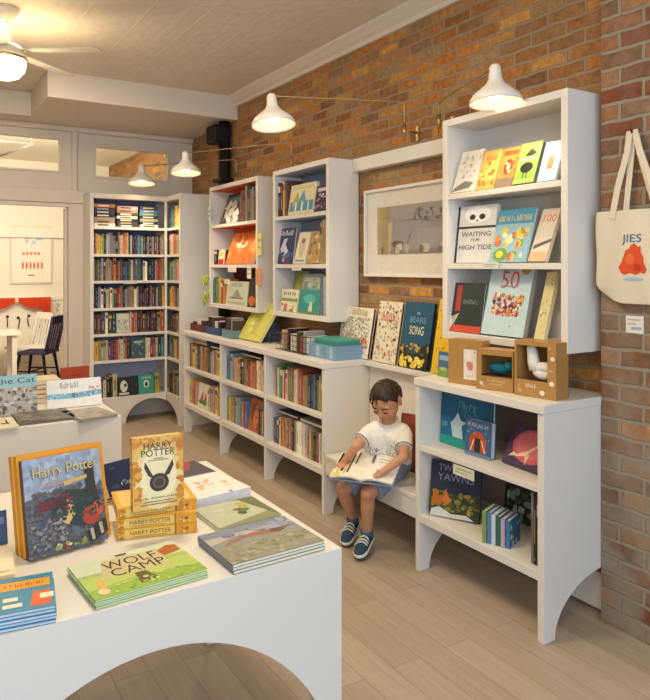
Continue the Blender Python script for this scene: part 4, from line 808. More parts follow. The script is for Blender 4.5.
# clear easel under them
b0 = M1 @ Vector((.05, 0, 0)); ez = empty('book_easel', (b0.x, b0.y, GZ)); tag(ez, 'clear acrylic easel propping the illustrated hardcovers on the front table', 'easel')
xa = (M1.to_3x3() @ Vector((1, 0, 0))).normalized(); na = UP.cross(xa)
B = basis((0, 0, 0), xa, na, UP)
MB().box((-.03, .105, .001), (.19, .109, .02), None, B).build('foot_bar', ACRYL, ez)
MB().box((-.03, .1, .02), (.19, .104, .23), None, B @ T((0, .028, 0)) @ Matrix.Rotation(math.radians(-14), 4, 'X')).build('back_plate', ACRYL, ez)
# navy book with cream page edges leaning behind the gold pile
P = atZ(110, 505.5, GZ); Q = atZ(134, 498, GZ)
w, x, y, z = frame_from(P, Q, 30)
P = P + UP * (.05 * math.sin(math.radians(30)) + .001)
book('picture_book', 'navy cover book leaning back between the illustrated hardcovers and the golden pile', .15, .108, .045, '#28304e', [('g', 5, .6, .3, .5, '#c9c4b4', .1), sc(63, 10, ['#3c4a70', '#6a7aa0'], .05)], basis(P, x, y, z), spine='#e2d5ac', pages='#e6dcc0')

# ---- things on the table near the doorway
stand_z('picture_book', 'blue topped cover with rows of grey cats standing on the table near the doorway', (-34, 421.5), (38, 413), GZ, 380, 8, .02, '#b9b4aa', [('r', 0, .7, 1, 1, '#9cc4cc'), ('t', 'ats, the Cat', .55, .85, .84, '#33444a', .16), ('n', 64, 90, .03, .04, .97, .66, ['#8a857c', '#6f6a62', '#d4cec2', '#9c968c', '#57524c'], .03), ('r', 0, .345, 1, .36, '#8f8a82')])
stand_z('greeting_card_box', 'white card with a pale blue band and script leaning on the table near the doorway', (47.6, 410), (102, 404.5), GZ, 381.5, 14, .012, '#eceae6', [('p', [(0, .33), (.5, .3), (1, .38), (1, .56), (.5, .5), (0, .5)], '#7fb6cc'), ('e', .5, .42, .06, .08, '#4a6a78'), ('g', 6, .42, .78, .38, '#8d8fa2', .2), ('n', 65, 8, .75, .58, .97, .7, ['#d8a48a', '#c98a6a'], .02), ('n', 66, 30, .05, .36, .95, .5, ['#a9d0de', '#5f9ab4', '#cfe4ea'], .02)], cat='card')
stand_z('picture_book', 'rust red book standing behind the blue striped card', (62, 398), (90, 394.5), GZ, 368.5, 4, .02, '#a8452c', [('r', .3, .7, .7, .74, '#8a3522')])
z = GZ
for i, (c, nm) in enumerate((('c', 'cream'), ('m', 'dark red'), ('e', 'tan'), ('r', 'brick red'), ('c', 'ivory'))):
    P = atZ(36, 404, GZ); t = .026
    o = MB().box((0, 0, 0), (.13, .18, t - .0006), c).build('hardcover_book', PAINT, bevel=.001, M=T((P.x, P.y, z + .0006)) @ Matrix.Rotation(.05 * (i % 2), 4, 'Z'))
    MB().box((.003, -.0003, .003), (.127, .178, t - .0036), '#dccfb4').build('page_block', PAPER, o)
    tag(o, '%s hardcover, %s from bottom in the pile between cat cover and striped card' % (nm, ORD[i]), 'book'); z += t
flat('picture_book', stacklab('dark grey picture book lying in front of the striped card', 2), (19.5, 423), (76, 416.5), (27, 411.5), GZ, 2, .007, '#6b665e', [sc(67, 20, ['#8a8276', '#a49a88', '#57524c'], .07), ('r', .05, .05, .5, .12, '#3f3c3a')], group='dark grey picture books near the doorway')
flat('picture_book', stacklab('grey brown picture book with a teal spine lying by the table corner', 2), (80.5, 419.5), (118, 413.6), (71, 410), GZ, 2, .007, '#a29a88', [sc(68, 18, ['#8c8474', '#b4ab98', '#74705f'], .07)], spine='#3f8f9a', group='grey brown picture books by the table corner')
flat('picture_book', stacklab('cream picture book with a black mark lying below the cat cover', 1), (-16, 430.5), (19, 426.5), (-22, 420), GZ, 1, .009, '#e2d8b8', [('r', .55, .35, .8, .45, '#4a4438'), ('r', .72, .45, .78, .7, '#4a4438')])
# ------------------------------------------------------------------ on top of the long bookcase
def tray(name, label, xl, xr, X, dep, h, col, mat=MATTE, wall=.006, cat='box'):
    P, Q = atX(xl, HY, X), atX(xr, HY, X); w = P.y - Q.y
    r = empty(name, (X + dep / 2, (P.y + Q.y) / 2, F_TOP + .0008)); tag(r, label, cat)
    m = MB().box((-dep / 2, -w / 2, 0), (dep / 2, w / 2, wall), col)
    m.build('bottom', mat, r)
    m = MB()
    m.box((-dep / 2, -w / 2, wall), (-dep / 2 + wall, w / 2, h), col).box((dep / 2 - wall, -w / 2, wall), (dep / 2, w / 2, h), col)
    m.box((-dep / 2 + wall, -w / 2, wall), (dep / 2 - wall, -w / 2 + wall, h), col).box((-dep / 2 + wall, w / 2 - wall, wall), (dep / 2 - wall, w / 2, h), col)
    m.build('wall', mat, r)
    return r, w
def intray(r, w, dep, X, n, codes, h, lab, seed, lean=0.0, d=.1):
    R = random.Random(seed); L = (w - .016) / n
    for i in range(n):
        y = r.location.y + w / 2 - .008 - i * L; c = codes[i % len(codes)]; hh = h + R.uniform(-.02, .012)
        o = MB().box((0, 0, 0), (d, L * .8, hh), c).build('board_book', PAINT, bevel=.001, M=T((X, y - L * .85, r.location.z + .0075)) @ Matrix.Rotation(lean, 4, 'X'))
        MB().box((.002, .0018, hh - .006), (d - .003, L * .8 - .0018, hh + .0004), '#b9ae98').build('page_block', PAPER, o)
        tag(o, lab % (CNAME[c], ORD[i]), 'book')
r, w = tray('book_tray', 'small dark red tray at the far left end of the long bookcase top', 190.5, 203.5, 2.16, .17, .06, '#6a3a34')
intray(r, w, .17, 2.18, 3, 'kwd', .085, '%s board book, %s in the dark red tray', 1)
r, w = tray('book_tray', 'dark blue tray second along the long bookcase top', 205.5, 219.5, 2.16, .19, .06, '#3f5578')
intray(r, w, .19, 2.18, 4, 'kdwk', .12, '%s board book, %s in the dark blue tray', 2)
r, w = tray('book_tray', 'grey teal tray beside the tall yellow green book', 222, 232, 2.15, .19, .065, '#6f8f92')
intray(r, w, .19, 2.17, 6, 'kdmksd', .15, '%s board book, %s in the grey teal tray', 3)
stand_x('picture_book', 'tall yellow green book leaning back between the trays on the long bookcase', 237.5, 259, 2.2, F_TOP, 303, 33, .02, '#cfc85c', [('r', .08, .72, .92, .84, '#e0d878'), ('e', .5, .4, .12, .2, '#a8ac54'), ('p', [(.3, .15), (.5, .5), (.7, .15)], '#bdb95c'), ('g', 4, .5, .78, .5, '#a09a3c'), sc(72, 12, ['#dcd678', '#bcbc50'], .07)], cat='book')
spine_row(Vector((2.3, atX(262, HY, 2.3).y, F_TOP)), MINUSY, PX, .14, 'tksgtn', .13, 'board_book', lambda i, c, n: '%s small book, %s of the upright ones behind the wire basket' % (CNAME[c], ORD[i]), 'small upright books behind the wire basket', True, seed=75, hvar=.012, d=.09)
# wire basket
xb = 2.15; P, Q = atX(276, HY, xb), atX(306, HY, xb); w = P.y - Q.y; dep = .2; hb = .115
wb = empty('wire_basket', (xb + dep / 2, (P.y + Q.y) / 2, F_TOP + .001)); tag(wb, 'black wire mesh basket full of small books on the long bookcase', 'basket')
WIRE = plain('basket_wire', '#4d4a47', .4, .4, .6)
m = MB()
for zz in (.004, .04, .078): m.tube([(-dep / 2, -w / 2, zz), (dep / 2, -w / 2, zz), (dep / 2, w / 2, zz), (-dep / 2, w / 2, zz)], .002, 6, closed=True)
for i in range(8):
    y = -w / 2 + w * i / 7; m.tube([(-dep / 2, y, hb), (-dep / 2, y, .004), (dep / 2, y, .004), (dep / 2, y, hb)], .0016, 5)
for i in range(1, 6):
    x = -dep / 2 + dep * i / 6; m.tube([(x, -w / 2, hb), (x, -w / 2, .004), (x, w / 2, .004), (x, w / 2, hb)], .0016, 5)
m.build('mesh', WIRE, wb)
MB().tube([(-dep / 2, -w / 2, hb), (dep / 2, -w / 2, hb), (dep / 2, w / 2, hb), (-dep / 2, w / 2, hb)], .004, 8, closed=True).build('rim', WIRE, wb)
R = random.Random(8)
for i in range(9):
    c = 'wsrdcwkei'[i]; hh = .11 + R.uniform(-.01, .03)
    o = MB().box((0, 0, 0), (.15, .022, hh), c).build('board_book', PAINT, bevel=.001, M=T((xb + .024, wb.location.y - w / 2 + .012 + i * (w - .03) / 9, F_TOP + .0085)))
    MB().box((.002, .0018, hh - .006), (.147, .0202, hh + .0004), '#d8cebb').build('page_block', PAPER, o)
    tag(o, '%s board book, %s from the right end inside the wire basket' % (CNAME[c], ORD[i]), 'book')
# blue wire bin with teal box
xb = 2.17; P, Q = atX(308.5, HY, xb), atX(334.5, HY, xb)
r, w = tray('book_bin', 'pale blue bin at the right end of the long bookcase', 308.5, 334.5, xb, .2, .085, '#7f9fb8')
m = MB()
for i in range(4): y = -w / 2 + w * (i + .5) / 4; q = MB().box((-.1012, y - .018, .012), (-.1002, y + .018, .075), ['#9ab4c6', '#6f90aa', '#a4bccb', '#7796b0'][i]).build('front_panel', PAINT, r)
o = MB().box((-.07, -w / 2 + .012, 0), (.085, w / 2 - .03, .105), '#3f8f80').build('storage_box', PAINT, bevel=.002, M=T((r.location.x, r.location.y, r.location.z + .0075)))
MB().box((-.072, -w / 2 + .01, .1), (.087, w / 2 - .028, .112), '#4fa090').build('lid', PAINT, o); tag(o, 'teal lidded box standing in the pale blue bin', 'box')

# ------------------------------------------------------------------ cardboard toy boxes on the right low case
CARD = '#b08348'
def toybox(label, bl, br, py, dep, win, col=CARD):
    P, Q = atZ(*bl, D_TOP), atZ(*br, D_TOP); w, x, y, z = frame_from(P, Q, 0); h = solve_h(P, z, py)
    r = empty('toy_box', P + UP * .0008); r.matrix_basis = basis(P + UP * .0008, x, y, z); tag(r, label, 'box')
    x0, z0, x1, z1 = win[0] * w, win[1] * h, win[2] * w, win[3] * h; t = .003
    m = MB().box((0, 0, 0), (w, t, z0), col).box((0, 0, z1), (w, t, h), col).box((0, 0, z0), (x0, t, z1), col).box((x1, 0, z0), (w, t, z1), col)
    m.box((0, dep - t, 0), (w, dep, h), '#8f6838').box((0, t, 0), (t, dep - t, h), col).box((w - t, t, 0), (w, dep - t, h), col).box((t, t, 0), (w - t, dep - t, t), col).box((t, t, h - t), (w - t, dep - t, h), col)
    return r, w, h, m
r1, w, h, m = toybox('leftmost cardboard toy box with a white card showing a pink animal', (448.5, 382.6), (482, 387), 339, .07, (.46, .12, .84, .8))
m.box((.46 * w, .0005, .12 * h), (.84 * w, .0025, .8 * h), '#e8e2d6'); paint(m, [('e', .65, .43, .09, .1, '#d9857a'), ('r', .58, .32, .61, .42, '#d9857a'), ('r', .69, .32, .72, .42, '#d9857a'), ('e', .58, .46, .04, .07, '#d9857a'), ('g', 8, .65, .2, .2, '#8f8a82'), ('e', .78, .74, .03, .02, '#b8b0a0')], w, h, T((0, .0004, 0)))
m.build('carton', PAINT, r1)
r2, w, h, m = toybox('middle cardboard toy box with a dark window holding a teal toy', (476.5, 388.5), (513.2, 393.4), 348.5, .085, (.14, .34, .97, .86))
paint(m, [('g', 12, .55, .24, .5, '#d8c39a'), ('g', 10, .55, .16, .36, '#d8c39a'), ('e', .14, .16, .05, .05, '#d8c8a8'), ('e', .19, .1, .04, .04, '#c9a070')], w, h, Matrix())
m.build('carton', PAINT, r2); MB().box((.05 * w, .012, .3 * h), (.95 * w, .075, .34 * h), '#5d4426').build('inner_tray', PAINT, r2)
toy = MB().ell((.5 * w, .045, .53 * h), (.29 * w, .025, .024), col='#1f6673').ell((.76 * w, .043, .6 * h), (.14 * w, .02, .022), col='#24707c').cap((.36 * w, .045, .5 * h), (.36 * w, .045, .43 * h), .012, .011, col='#1f6673').cap((.62 * w, .045, .5 * h), (.62 * w, .045, .43 * h), .012, .011, col='#1f6673')
o = toy.build('toy_figure', MATTE, M=r2.matrix_basis.copy()); tag(o, 'teal toy animal inside the middle cardboard box', 'toy')
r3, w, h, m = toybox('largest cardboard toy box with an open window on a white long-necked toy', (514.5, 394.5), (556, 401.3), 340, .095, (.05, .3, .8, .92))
paint(m, [('g', 5, .4, .2, .26, '#e6dcc8', .07), ('e', .14, .1, .05, .04, '#cf9a70'), ('e', .12, .18, .035, .03, '#c98a66'), ('e', .9, .28, .06, .045, '#e6dccb'), ('e', .68, .1, .06, .045, '#e6dccb'), ('e', .92, .72, .05, .04, '#e6dccb'), ('g', 4, .9, .5, .14, '#e6dcc8'), ('e', .85, .9, .03, .03, '#c9a070')], w, h, Matrix())
m.build('carton', PAINT, r3)
t = MB(); t.tube([(.19 * w, .05, .875 * h), (.25 * w, .05, .86 * h), (.29 * w, .05, .74 * h), (.31 * w, .05, .6 * h), (.36 * w, .05, .47 * h)], [.016, .021, .023, .025, .028], 14, '#ece4d6')
t.tube([(.575 * w + .185 * w * math.cos(q * PI / 9), .05, .455 * h + .075 * h * math.sin(q * PI / 9)) for q in range(18)], .021, 12, '#ece4d6', closed=True)
o = t.build('toy_figure', MATTE, M=r3.matrix_basis.copy()); tag(o, 'white long-necked toy figure inside the largest cardboard box', 'toy')

# ------------------------------------------------------------------ framed picture on the brick
fy0, fy1, fz0, fz1, fx = 2.56, 3.50, 1.385, 1.92, 2.455
r = empty('framed_picture', (fx, (fy0 + fy1) / 2, fz0)); tag(r, 'white framed landscape photograph in grey tones hanging on the brick above the bench', 'picture'); yc = (fy0 + fy1) / 2
def FO(): return T((-fx, -yc, -fz0))
a = .018; m = MB()
m.box((fx, fy0, fz0), (WX - .001, fy1, fz0 + a)).box((fx, fy0, fz1 - a), (WX - .001, fy1, fz1)).box((fx, fy0, fz0 + a), (WX - .001, fy0 + a, fz1 - a)).box((fx, fy1 - a, fz0 + a), (WX - .001, fy1, fz1 - a))
m.build('frame', WHITE, r, .002, M=FO())
MB().box((fx + .018, fy0 + a, fz0 + a), (fx + .022, fy1 - a, fz1 - a), '#efe7d8').build('mat_board', MATTE, r, M=FO())
iy0, iy1, iz0, iz1 = 2.69, 3.375, 1.52, 1.805; w, h = iy1 - iy0, iz1 - iz0
m = MB().box((0, 0, 0), (w, .0015, h), '#97908f')
paint(m, [('r', 0, 0, .16, 1, '#a8935a'), ('p', [(0, .62), (.15, .6), (.12, 1), (0, 1)], '#b39c4e'), ('p', [(.16, 0), (.2, .1), (.22, .68), (.16, .66)], '#c0ae86'), ('r', .2, .7, 1, 1, '#a29a94'), ('p', [(.22, .68), (1, .74), (1, .71), (.22, .65)], '#8b8380'), ('r', .55, .1, 1, .5, '#a19a99'), ('p', [(.2, .0), (1, .02), (1, .1), (.2, .08)], '#837a74'), ('n', 71, 14, .22, .1, .36, .3, ['#57463c', '#d8ccb8', '#7a5a48', '#3c322c'], .025), ('e', .29, .07, .03, .09, '#c0b2a0'), ('e', .42, .12, .035, .1, '#b4aaa0'), ('p', [(.42, .2), (.46, .42), (.48, .42), (.44, .2)], '#6d645e'), ('e', .66, .12, .06, .09, '#c2b9a8'), ('e', .61, .1, .03, .08, '#6b5a40'), ('e', .9, .14, .05, .11, '#c4bcb0'), ('e', .84, .09, .03, .06, '#75635a'), ('n', 72, 22, .5, .64, .98, .9, ['#5d5550', '#7d746e', '#4a433f'], .02), ('r', .06, .02, .1, .16, '#8a5a44')], w, h, Matrix())
m.build('print', MATTE, r, M=FO() @ basis((fx + .0155, iy1, iz0), MINUSY, PX, UP))
MB().box((fx + .008, fy0 + a, fz0 + a), (fx + .010, fy1 - a, fz1 - a)).build('glazing', glass('picture_glass', rough=.0), r, M=FO())

# ------------------------------------------------------------------ swing arm lamps
BULB = emis('bulb_glow', '#ffe6c0', 12)
def lamp(label, base, top, shade, tilt_dir, tilt=14, watt=5, sz=1.0, plate=True):
    """base: foot of the pole, top: (z of arm), shade: point where the arm meets the shade neck"""
    r = empty('swing_arm_lamp', base); tag(r, label, 'lamp')
    b = Vector(base); s = Vector(shade) - b; z = top - b.z
    d = Vector((s.x, s.y, 0)); dl = d.length; d.normalize()
    arm = [(0, 0, 0), (0, 0, z - .03)] + [tuple(d * (.03 - .03 * math.cos(a)) + UP * (z - .03 + .03 * math.sin(a))) for a in (.5, 1.1, PI / 2)] + [tuple(d * (dl - .05) + UP * (s.z + .0)), tuple(d * dl + UP * s.z)]
    MB().tube(arm, .0042, 8).build('arm', BRASS, r)
    MB().tube([(0, 0, .02), (0, 0, .10)], .009, 12).build('swivel', BRASS, r)
    if plate: MB().tube([(.0, 0, .06), (WX - .01 - b.x, 0, .06)], .006, 8).build('bracket', BRASS, r); MB().box((WX - .010 - b.x, -.012, .01), (WX - .002 - b.x, .012, .10)).build('wall_plate', BRASS, r, .002)
    ax = UP.cross(Vector(tilt_dir).normalized()); Rm = Matrix.Rotation(math.radians(tilt), 4, ax)
    Ms = T(s) @ Rm
    prof = [(.001, .012), (.018, .010), (.026, -.002), (.028, -.03), (.031, -.055), (.045, -.08), (.075, -.105), (.105, -.130), (.118, -.152), (.120, -.168)]
    inner = [(rr - .003, zz) for rr, zz in prof[::-1][:6]]
    MB().lathe([(a_ * sz, c_ * sz) for a_, c_ in prof + inner + [(.001, -.07)]], 36, caps=False).build('shade', SHADE, r, M=Ms)
    MB().ell((0, 0, -.118 * sz), (.04 * sz, .04 * sz, .04 * sz), n=16, m=10).build('bulb', BULB, r, M=Ms)
    sp = bpy.data.lights.new('lamp_light', 'SPOT'); sp.energy = watt * 5; sp.color = (1, .84, .62); sp.spot_size = math.radians(125); sp.spot_blend = .6; sp.shadow_soft_size = .05
    so = bpy.data.objects.new('lamp_light', sp); COL.objects.link(so); so.parent = r; so.matrix_basis = Ms @ T((0, 0, -.172 * sz))
    return r
dn = Vector((-.3, -1, 0))
lamp('white cone lamp on a brass arm, lowest and furthest left near the corner bookcase', (2.40, 5.30, 2.13), 2.355, tuple(atZ(141.5, 166, 2.36)), (-.2, -.95, 0), -7)
lamp('white cone lamp on a brass arm over the orange-backed wall case', (2.40, 4.335, 2.145), 2.35, tuple(atZ(185.5, 153, 2.35)), (-.2, -.95, 0), -7)
lamp('white cone lamp on a long brass arm reaching out over the slate-backed wall case', (2.40, 3.02, 2.15), 2.375, tuple(atZ(271.5, 96, 2.375)), (.0, -1, 0), -9)
lamp('white cone lamp glowing above the pale wall case beside the brick pier', (2.40, 2.73, 2.15), 2.315, tuple(atZ(495, 67, 2.315)), (-.2, -.95, 0), -3, watt=2.2, sz=.96)
# ------------------------------------------------------------------ black pipes in the corner
r = empty('iron_pipe_pair', (2.42, 5.62, F_TOP)); tag(r, 'black iron pipes with a box joint running up the brick beside the orange-backed case', 'pipe')
zp = 2.734 - F_TOP
MB().tube([(.012, .0, .001), (.012, .0, zp)], .05, 16).build('pipe', BLACKM, r)
MB().tube([(.03, .10, .001), (.03, .10, zp)], .032, 14).build('pipe', BLACKM, r)
MB().box((-.11, -.05, 2.54 - F_TOP), (.05, .15, 2.7 - F_TOP)).build('joint_box', BLACKM, r, .02)
MB().box((-.045, -.055, 2.2 - F_TOP), (.07, .14, 2.23 - F_TOP)).build('clamp', BLACKM, r, .004)
# ------------------------------------------------------------------ ceiling fan
fc = Vector((.5, 4.31, CZ)); r = empty('ceiling_fan', fc); tag(r, 'white ceiling fan with a glowing round glass light', 'fan')
FANW = plain('fan_enamel', '#d9cfb8', .4, .4)
MB().lathe([(.001, 0), (.075, 0), (.08, -.02), (.065, -.05), (.03, -.075), (.012, -.078)], 28).build('canopy', FANW, r)
MB().tube([(0, 0, -.06), (0, 0, -.2)], .011, 12).build('downrod', FANW, r)
MB().lathe([(.012, -.19), (.03, -.2), (.075, -.215), (.1, -.235), (.115, -.27), (.11, -.285), (.001, -.285)], 32).build('motor_housing', FANW, r)
MB().lathe([(.117, -.283), (.121, -.29), (.117, -.3)], 32, caps=False).build('trim_ring', BRASS, r)
GLOBE = emis('globe_glow', '#fff0d0', 9)
MB().lathe([(.108, -.29), (.113, -.32), (.104, -.36), (.075, -.395), (.035, -.412), (.001, -.415)], 28).build('globe', GLOBE, r)
for i in range(5):
    an = math.radians(-32 + 72 * i)
    Mb = Matrix.Rotation(an, 4, 'Z')
    m = MB(); prof = [(.10, .02), (.16, .05), (.24, .06), (.40, .066), (.52, .06), (.55, .035)]
    top = [(x, y) for x, y in prof] + [(x, -y) for x, y in prof[::-1]]
    m.prism(top, -.245, -.238, 'z', None, Mb @ T((0, 0, -.24)) @ Matrix.Rotation(math.radians(8), 4, 'X') @ T((0, 0, .24)))
    m.build('blade', FANW, r)
pl = bpy.data.lights.new('fan_light', 'POINT'); pl.energy = 12; pl.color = (1, .86, .66); pl.shadow_soft_size = .1
po = bpy.data.objects.new('fan_light', pl); COL.objects.link(po); po.location = fc - UP * .47
# ------------------------------------------------------------------ tote bag and card on the pier
CANVAS = plain('canvas', '#e0d3ba', .9, .1, noise=.05, nscale=90, bump=.3)
bx_ = 2.385; pt = lambda px, py: atX(px, py, bx_)
r = empty('tote_bag', pt(632, 212)); tag(r, 'cream canvas tote bag with an orange print hanging on the brick pier', 'bag'); O = T(-Vector(r.location))
P0 = pt(596.5, 212.5); yb0, ztp, zbt = P0.y, P0.z, pt(620, 300).z; wb_ = .37
rows = []; nu, nv = 22, 16
def bagpt(u, v, side):
    y = yb0 - u * wb_; z = ztp - v * (ztp - zbt)
    cor = max(0, v - .8) / .2; sh = cor ** 2 * .05; y += sh if u < .5 else -sh; y = y - sh * 2 * (1 if u < .5 else -1) * min(1, abs(u - .5) * 2)
    z += .012 * math.sin(u * PI) * (-1) * v + .015 * (1 - math.sin(u * PI)) * cor
    bulge = .022 * math.sin(u * PI) ** .6 * (.35 + .65 * math.sin(min(1, v) * PI * .8)) + .003 * math.sin(u * 17 + v * 4) + .004 * math.sin(v * 9 + u * 5)
    return Vector((bx_ - bulge if side else bx_ + .012, y, z))
m = MB()
for side in (1, 0):
    vs = [bagpt(i / nu, j / nv, side) for j in range(nv + 1) for i in range(nu + 1)]
    m.add(vs, [(j * (nu + 1) + i, (j + 1) * (nu + 1) + i, (j + 1) * (nu + 1) + i + 1, j * (nu + 1) + i + 1)[::1 if side else -1] for j in range(nv) for i in range(nu)], smooth=True)
edge = [bagpt(0, j / nv, 1) for j in range(nv + 1)], [bagpt(0, j / nv, 0) for j in range(nv + 1)]
for e0, e1 in (edge, ([bagpt(1, j / nv, 1) for j in range(nv + 1)], [bagpt(1, j / nv, 0) for j in range(nv + 1)]), ([bagpt(i / nu, 1, 1) for i in range(nu + 1)], [bagpt(i / nu, 1, 0) for i in range(nu + 1)])):
    k = len(e0); m.add(e0 + e1, [(i, i + 1, k + i + 1, k + i) for i in range(k - 1)], smooth=True)
m.build('bag_body', CANVAS, r, M=O)
pk = Vector((2.395, pt(631, 129).y, pt(631, 129).z))
for ua, nm in ((.12, 1), (.62, -1)):
    for sd in (0, 1):
        pass
def strap(path, w, nm):
    m = MB(); L = []; Rr = []
    for i, p in enumerate(path):
        t = (path[min(i + 1, len(path) - 1)] - path[max(i - 1, 0)]).normalized(); s = PX.cross(t).normalized() * w / 2; s = s if s.y < 0 or True else -s
        L.append(p + s); Rr.append(p - s)
    k = len(path); th = Vector((-.003, 0, 0))
    m.add([*L, *Rr], [(i, i + 1, k + i + 1, k + i) for i in range(k - 1)], smooth=True); m.add([p + th for p in L] + [p + th for p in Rr], [(i, i + 1, k + i + 1, k + i)[::-1] for i in range(k - 1)], smooth=True)
    m.add(L + [p + th for p in L], [(i, k + i, k + i + 1, i + 1) for i in range(k - 1)]); m.add(Rr + [p + th for p in Rr], [(i, i + 1, k + i + 1, k + i) for i in range(k - 1)])
    m.build(nm, CANVAS, r, M=O)
A0 = Vector((bx_ - .012, pt(614, 212).y, ztp - .03)); A1 = Vector((bx_ - .012, yb0 - wb_ + (yb0 - pt(614, 212).y), ztp - .03))
mid = lambda a, b, t: a + (b - a) * t
strap([A0, mid(A0, pk, .35) + Vector((0, .006, 0)), mid(A0, pk, .75), pk + Vector((0, .012, -.01)), pk + Vector((0, -.01, -.008)), mid(A1, pk, .75), mid(A1, pk, .35), A1], .026, 'strap')
B0 = A0 + Vector((.02, -.045, 0)); B1 = A1 + Vector((.02, .03, 0)); pk2 = pk + Vector((.008, 0, -.012))
strap([B0, mid(B0, pk2, .4), mid(B0, pk2, .8), pk2 + Vector((0, .008, -.01)), pk2 + Vector((0, -.012, -.01)), mid(B1, pk2, .75), mid(B1, pk2, .35), B1], .024, 'strap')
# orange print: a plain rounded blob, and lettering
uc = (yb0 - pt(636.5, 262).y) / wb_; vc = (ztp - pt(636, 262).z) / (ztp - zbt)
m = MB()
def onbag(y, z, d=.0016): p = bagpt((yb0 - y) / wb_, (ztp - z) / (ztp - zbt), 1); return Vector((p.x - d, y, z))
yc_, zc_ = yb0 - uc * wb_, ztp - vc * (ztp - zbt)
blob = [(.004, .072), (.016, .058), (.03, .06), (.034, .036), (.046, .02), (.05, -.004), (.062, -.03), (.05, -.046), (.034, -.04), (.012, -.05), (-.012, -.042), (-.034, -.05), (-.05, -.042), (-.062, -.02), (-.048, .0), (-.04, .022), (-.034, .044), (-.018, .052), (-.01, .066)]
c0 = onbag(yc_, zc_); vs = [c0] + [onbag(yc_ - a * .95, zc_ + b) for a, b in blob]; n = len(blob)
m.add(vs, [(0, 1 + i, 1 + (i + 1) % n) for i in range(n)], '#d8552e', smooth=True)
for (dy, dz_, a, b, c) in ((.012, .012, .018, .022, '#e0703e'), (-.018, -.02, .016, .014, '#c4442a'), (.0, -.066, .042, .007, '#a9bcd0')):
    vs = [onbag(yc_ + dy, zc_ + dz_, .0022)] + [onbag(yc_ + dy + a * math.cos(2 * PI * i / 14), zc_ + dz_ + b * math.sin(2 * PI * i / 14), .0022) for i in range(14)]
    m.add(vs, [(0, 1 + i, 1 + (i + 1) % 14) for i in range(14)], c)
tv, tf, tw_, th_ = text_geo('JIES'); k = .08 / tw_; zt_ = pt(634, 239.5).z
m.add([onbag(pt(634, 240).y - x * k, zt_ + y * k * .8) for x, y in tv], tf, '#3f5f94')
m.build('print', MATTE, r, M=O)
MB().tube([(0, 0, 0), (-.03, 0, 0), (-.034, 0, .012)], .004, 8).build('wall_hook', BLACKM, M=T((2.419, pk.y, pk.z - .012))); o = bpy.data.objects['wall_hook']; tag(o, 'small black hook in the brick pier carrying the tote bag', 'hook')
a_, b_ = atX(625.8, 332.5, 2.417), atX(643.5, 316.5, 2.417)
m = MB().box((0, 0, 0), (a_.y - b_.y, .002, b_.z - a_.z), '#e6e0d2'); paint(m, [('r', .1, .74, .8, .8, '#a9a49c'), ('r', .1, .5, .6, .56, '#a9a49c'), ('r', .3, .2, .9, .36, '#9fb0c4')], a_.y - b_.y, b_.z - a_.z, Matrix())
tag(m.build('notice_card', MATTE, M=basis(a_, MINUSY, PX, UP)), 'small white printed card on the brick pier below the tote bag', 'card')
# ------------------------------------------------------------------ shelf tags
def shelf_tag(label, px, py, X, wpx, hpx, col, lean=0):
    P = atX(px, py + hpx / 2, X); Q = atX(px + wpx, py + hpx / 2, X); Q.z = P.z; h = hpx * (P - CAM).dot(FW) / FPX; w = P.y - Q.y
    m = MB().box((0, 0, 0), (w, .002, h), col); paint(m, [('r', .12, .6, .88, .72, '#a8a296'), ('r', .12, .3, .7, .4, '#a8a296')], w, h, Matrix())
    tag(m.build('shelf_tag', MATTE, M=basis(P, MINUSY, PX, UP)), label, 'tag')
shelf_tag('white price tag clipped under the middle shelf of the pale wall case', 482.5, 265.5, UX - .004, 16, 6.5, '#d9d8cc')
shelf_tag('pale yellow tag clipped to the upper shelf edge below the boxes', 453, 468.5, FX - .004, 21, 10, '#d3d6b8')
shelf_tag('pale green tag hanging on the left edge of the orange-backed wall case', 207.8, 214, UX - .004, 3.4, 14, '#c9dcc8')
shelf_tag('yellow tag hanging on the right edge of the orange-backed wall case', 257, 244, UX - .004, 4.5, 22, '#e3cf6a')
shelf_tag('orange tag hanging low on the right edge of the orange-backed wall case', 256, 277, UX - .004, 5, 16, '#e08e5c')
shelf_tag('white tag under the middle shelf of the orange-backed wall case', 228, 269.5, UX - .004, 8, 5, '#e4dccb')
shelf_tag('tall white tag near the right side of the orange-backed wall case', 247, 271.5, UX - .004, 4, 14, '#e2dbcc')
shelf_tag('white tag on top of the lowest row in the orange-backed wall case', 224.5, 281.5, UX - .002, 5, 4, '#e4dccb')
shelf_tag('white tag under the middle shelf of the slate-backed wall case', 292, 268.5, UX - .004, 9, 4, '#dcd6c8')
shelf_tag('white tag under the third shelf of the tall corner bookcase', 0, 0, 2, 1, 1, '#dcd6c8') if False else None
P = Vector((EX0 + .3, EYF, EZ[4] - .03)); tag(MB().box((0, 0, 0), (.12, .002, .026), '#cfcabb').build('shelf_tag', MATTE, M=T((P.x, P.y - .004, P.z))), 'grey white tag under the third shelf of the tall corner bookcase', 'tag')
# leafy green paper toy hanging at the side of case A
P = atX(206, 290, UX - .02); m = MB(); R = random.Random(5)
for i in range(16): m.ell(P + Vector((R.uniform(-.02, .02), R.uniform(-.04, .04), R.uniform(-.11, .11))), (.008, .022, .036), Matrix.Rotation(R.uniform(-1, 1), 3, 'X'), col=R.choice(['#b9c45c', '#a3b858', '#ccd06c']), n=8, m=6)
tag(m.build('leaf_garland', MATTE), 'yellow green leafy garland hanging beside the orange-backed wall case', 'garland')
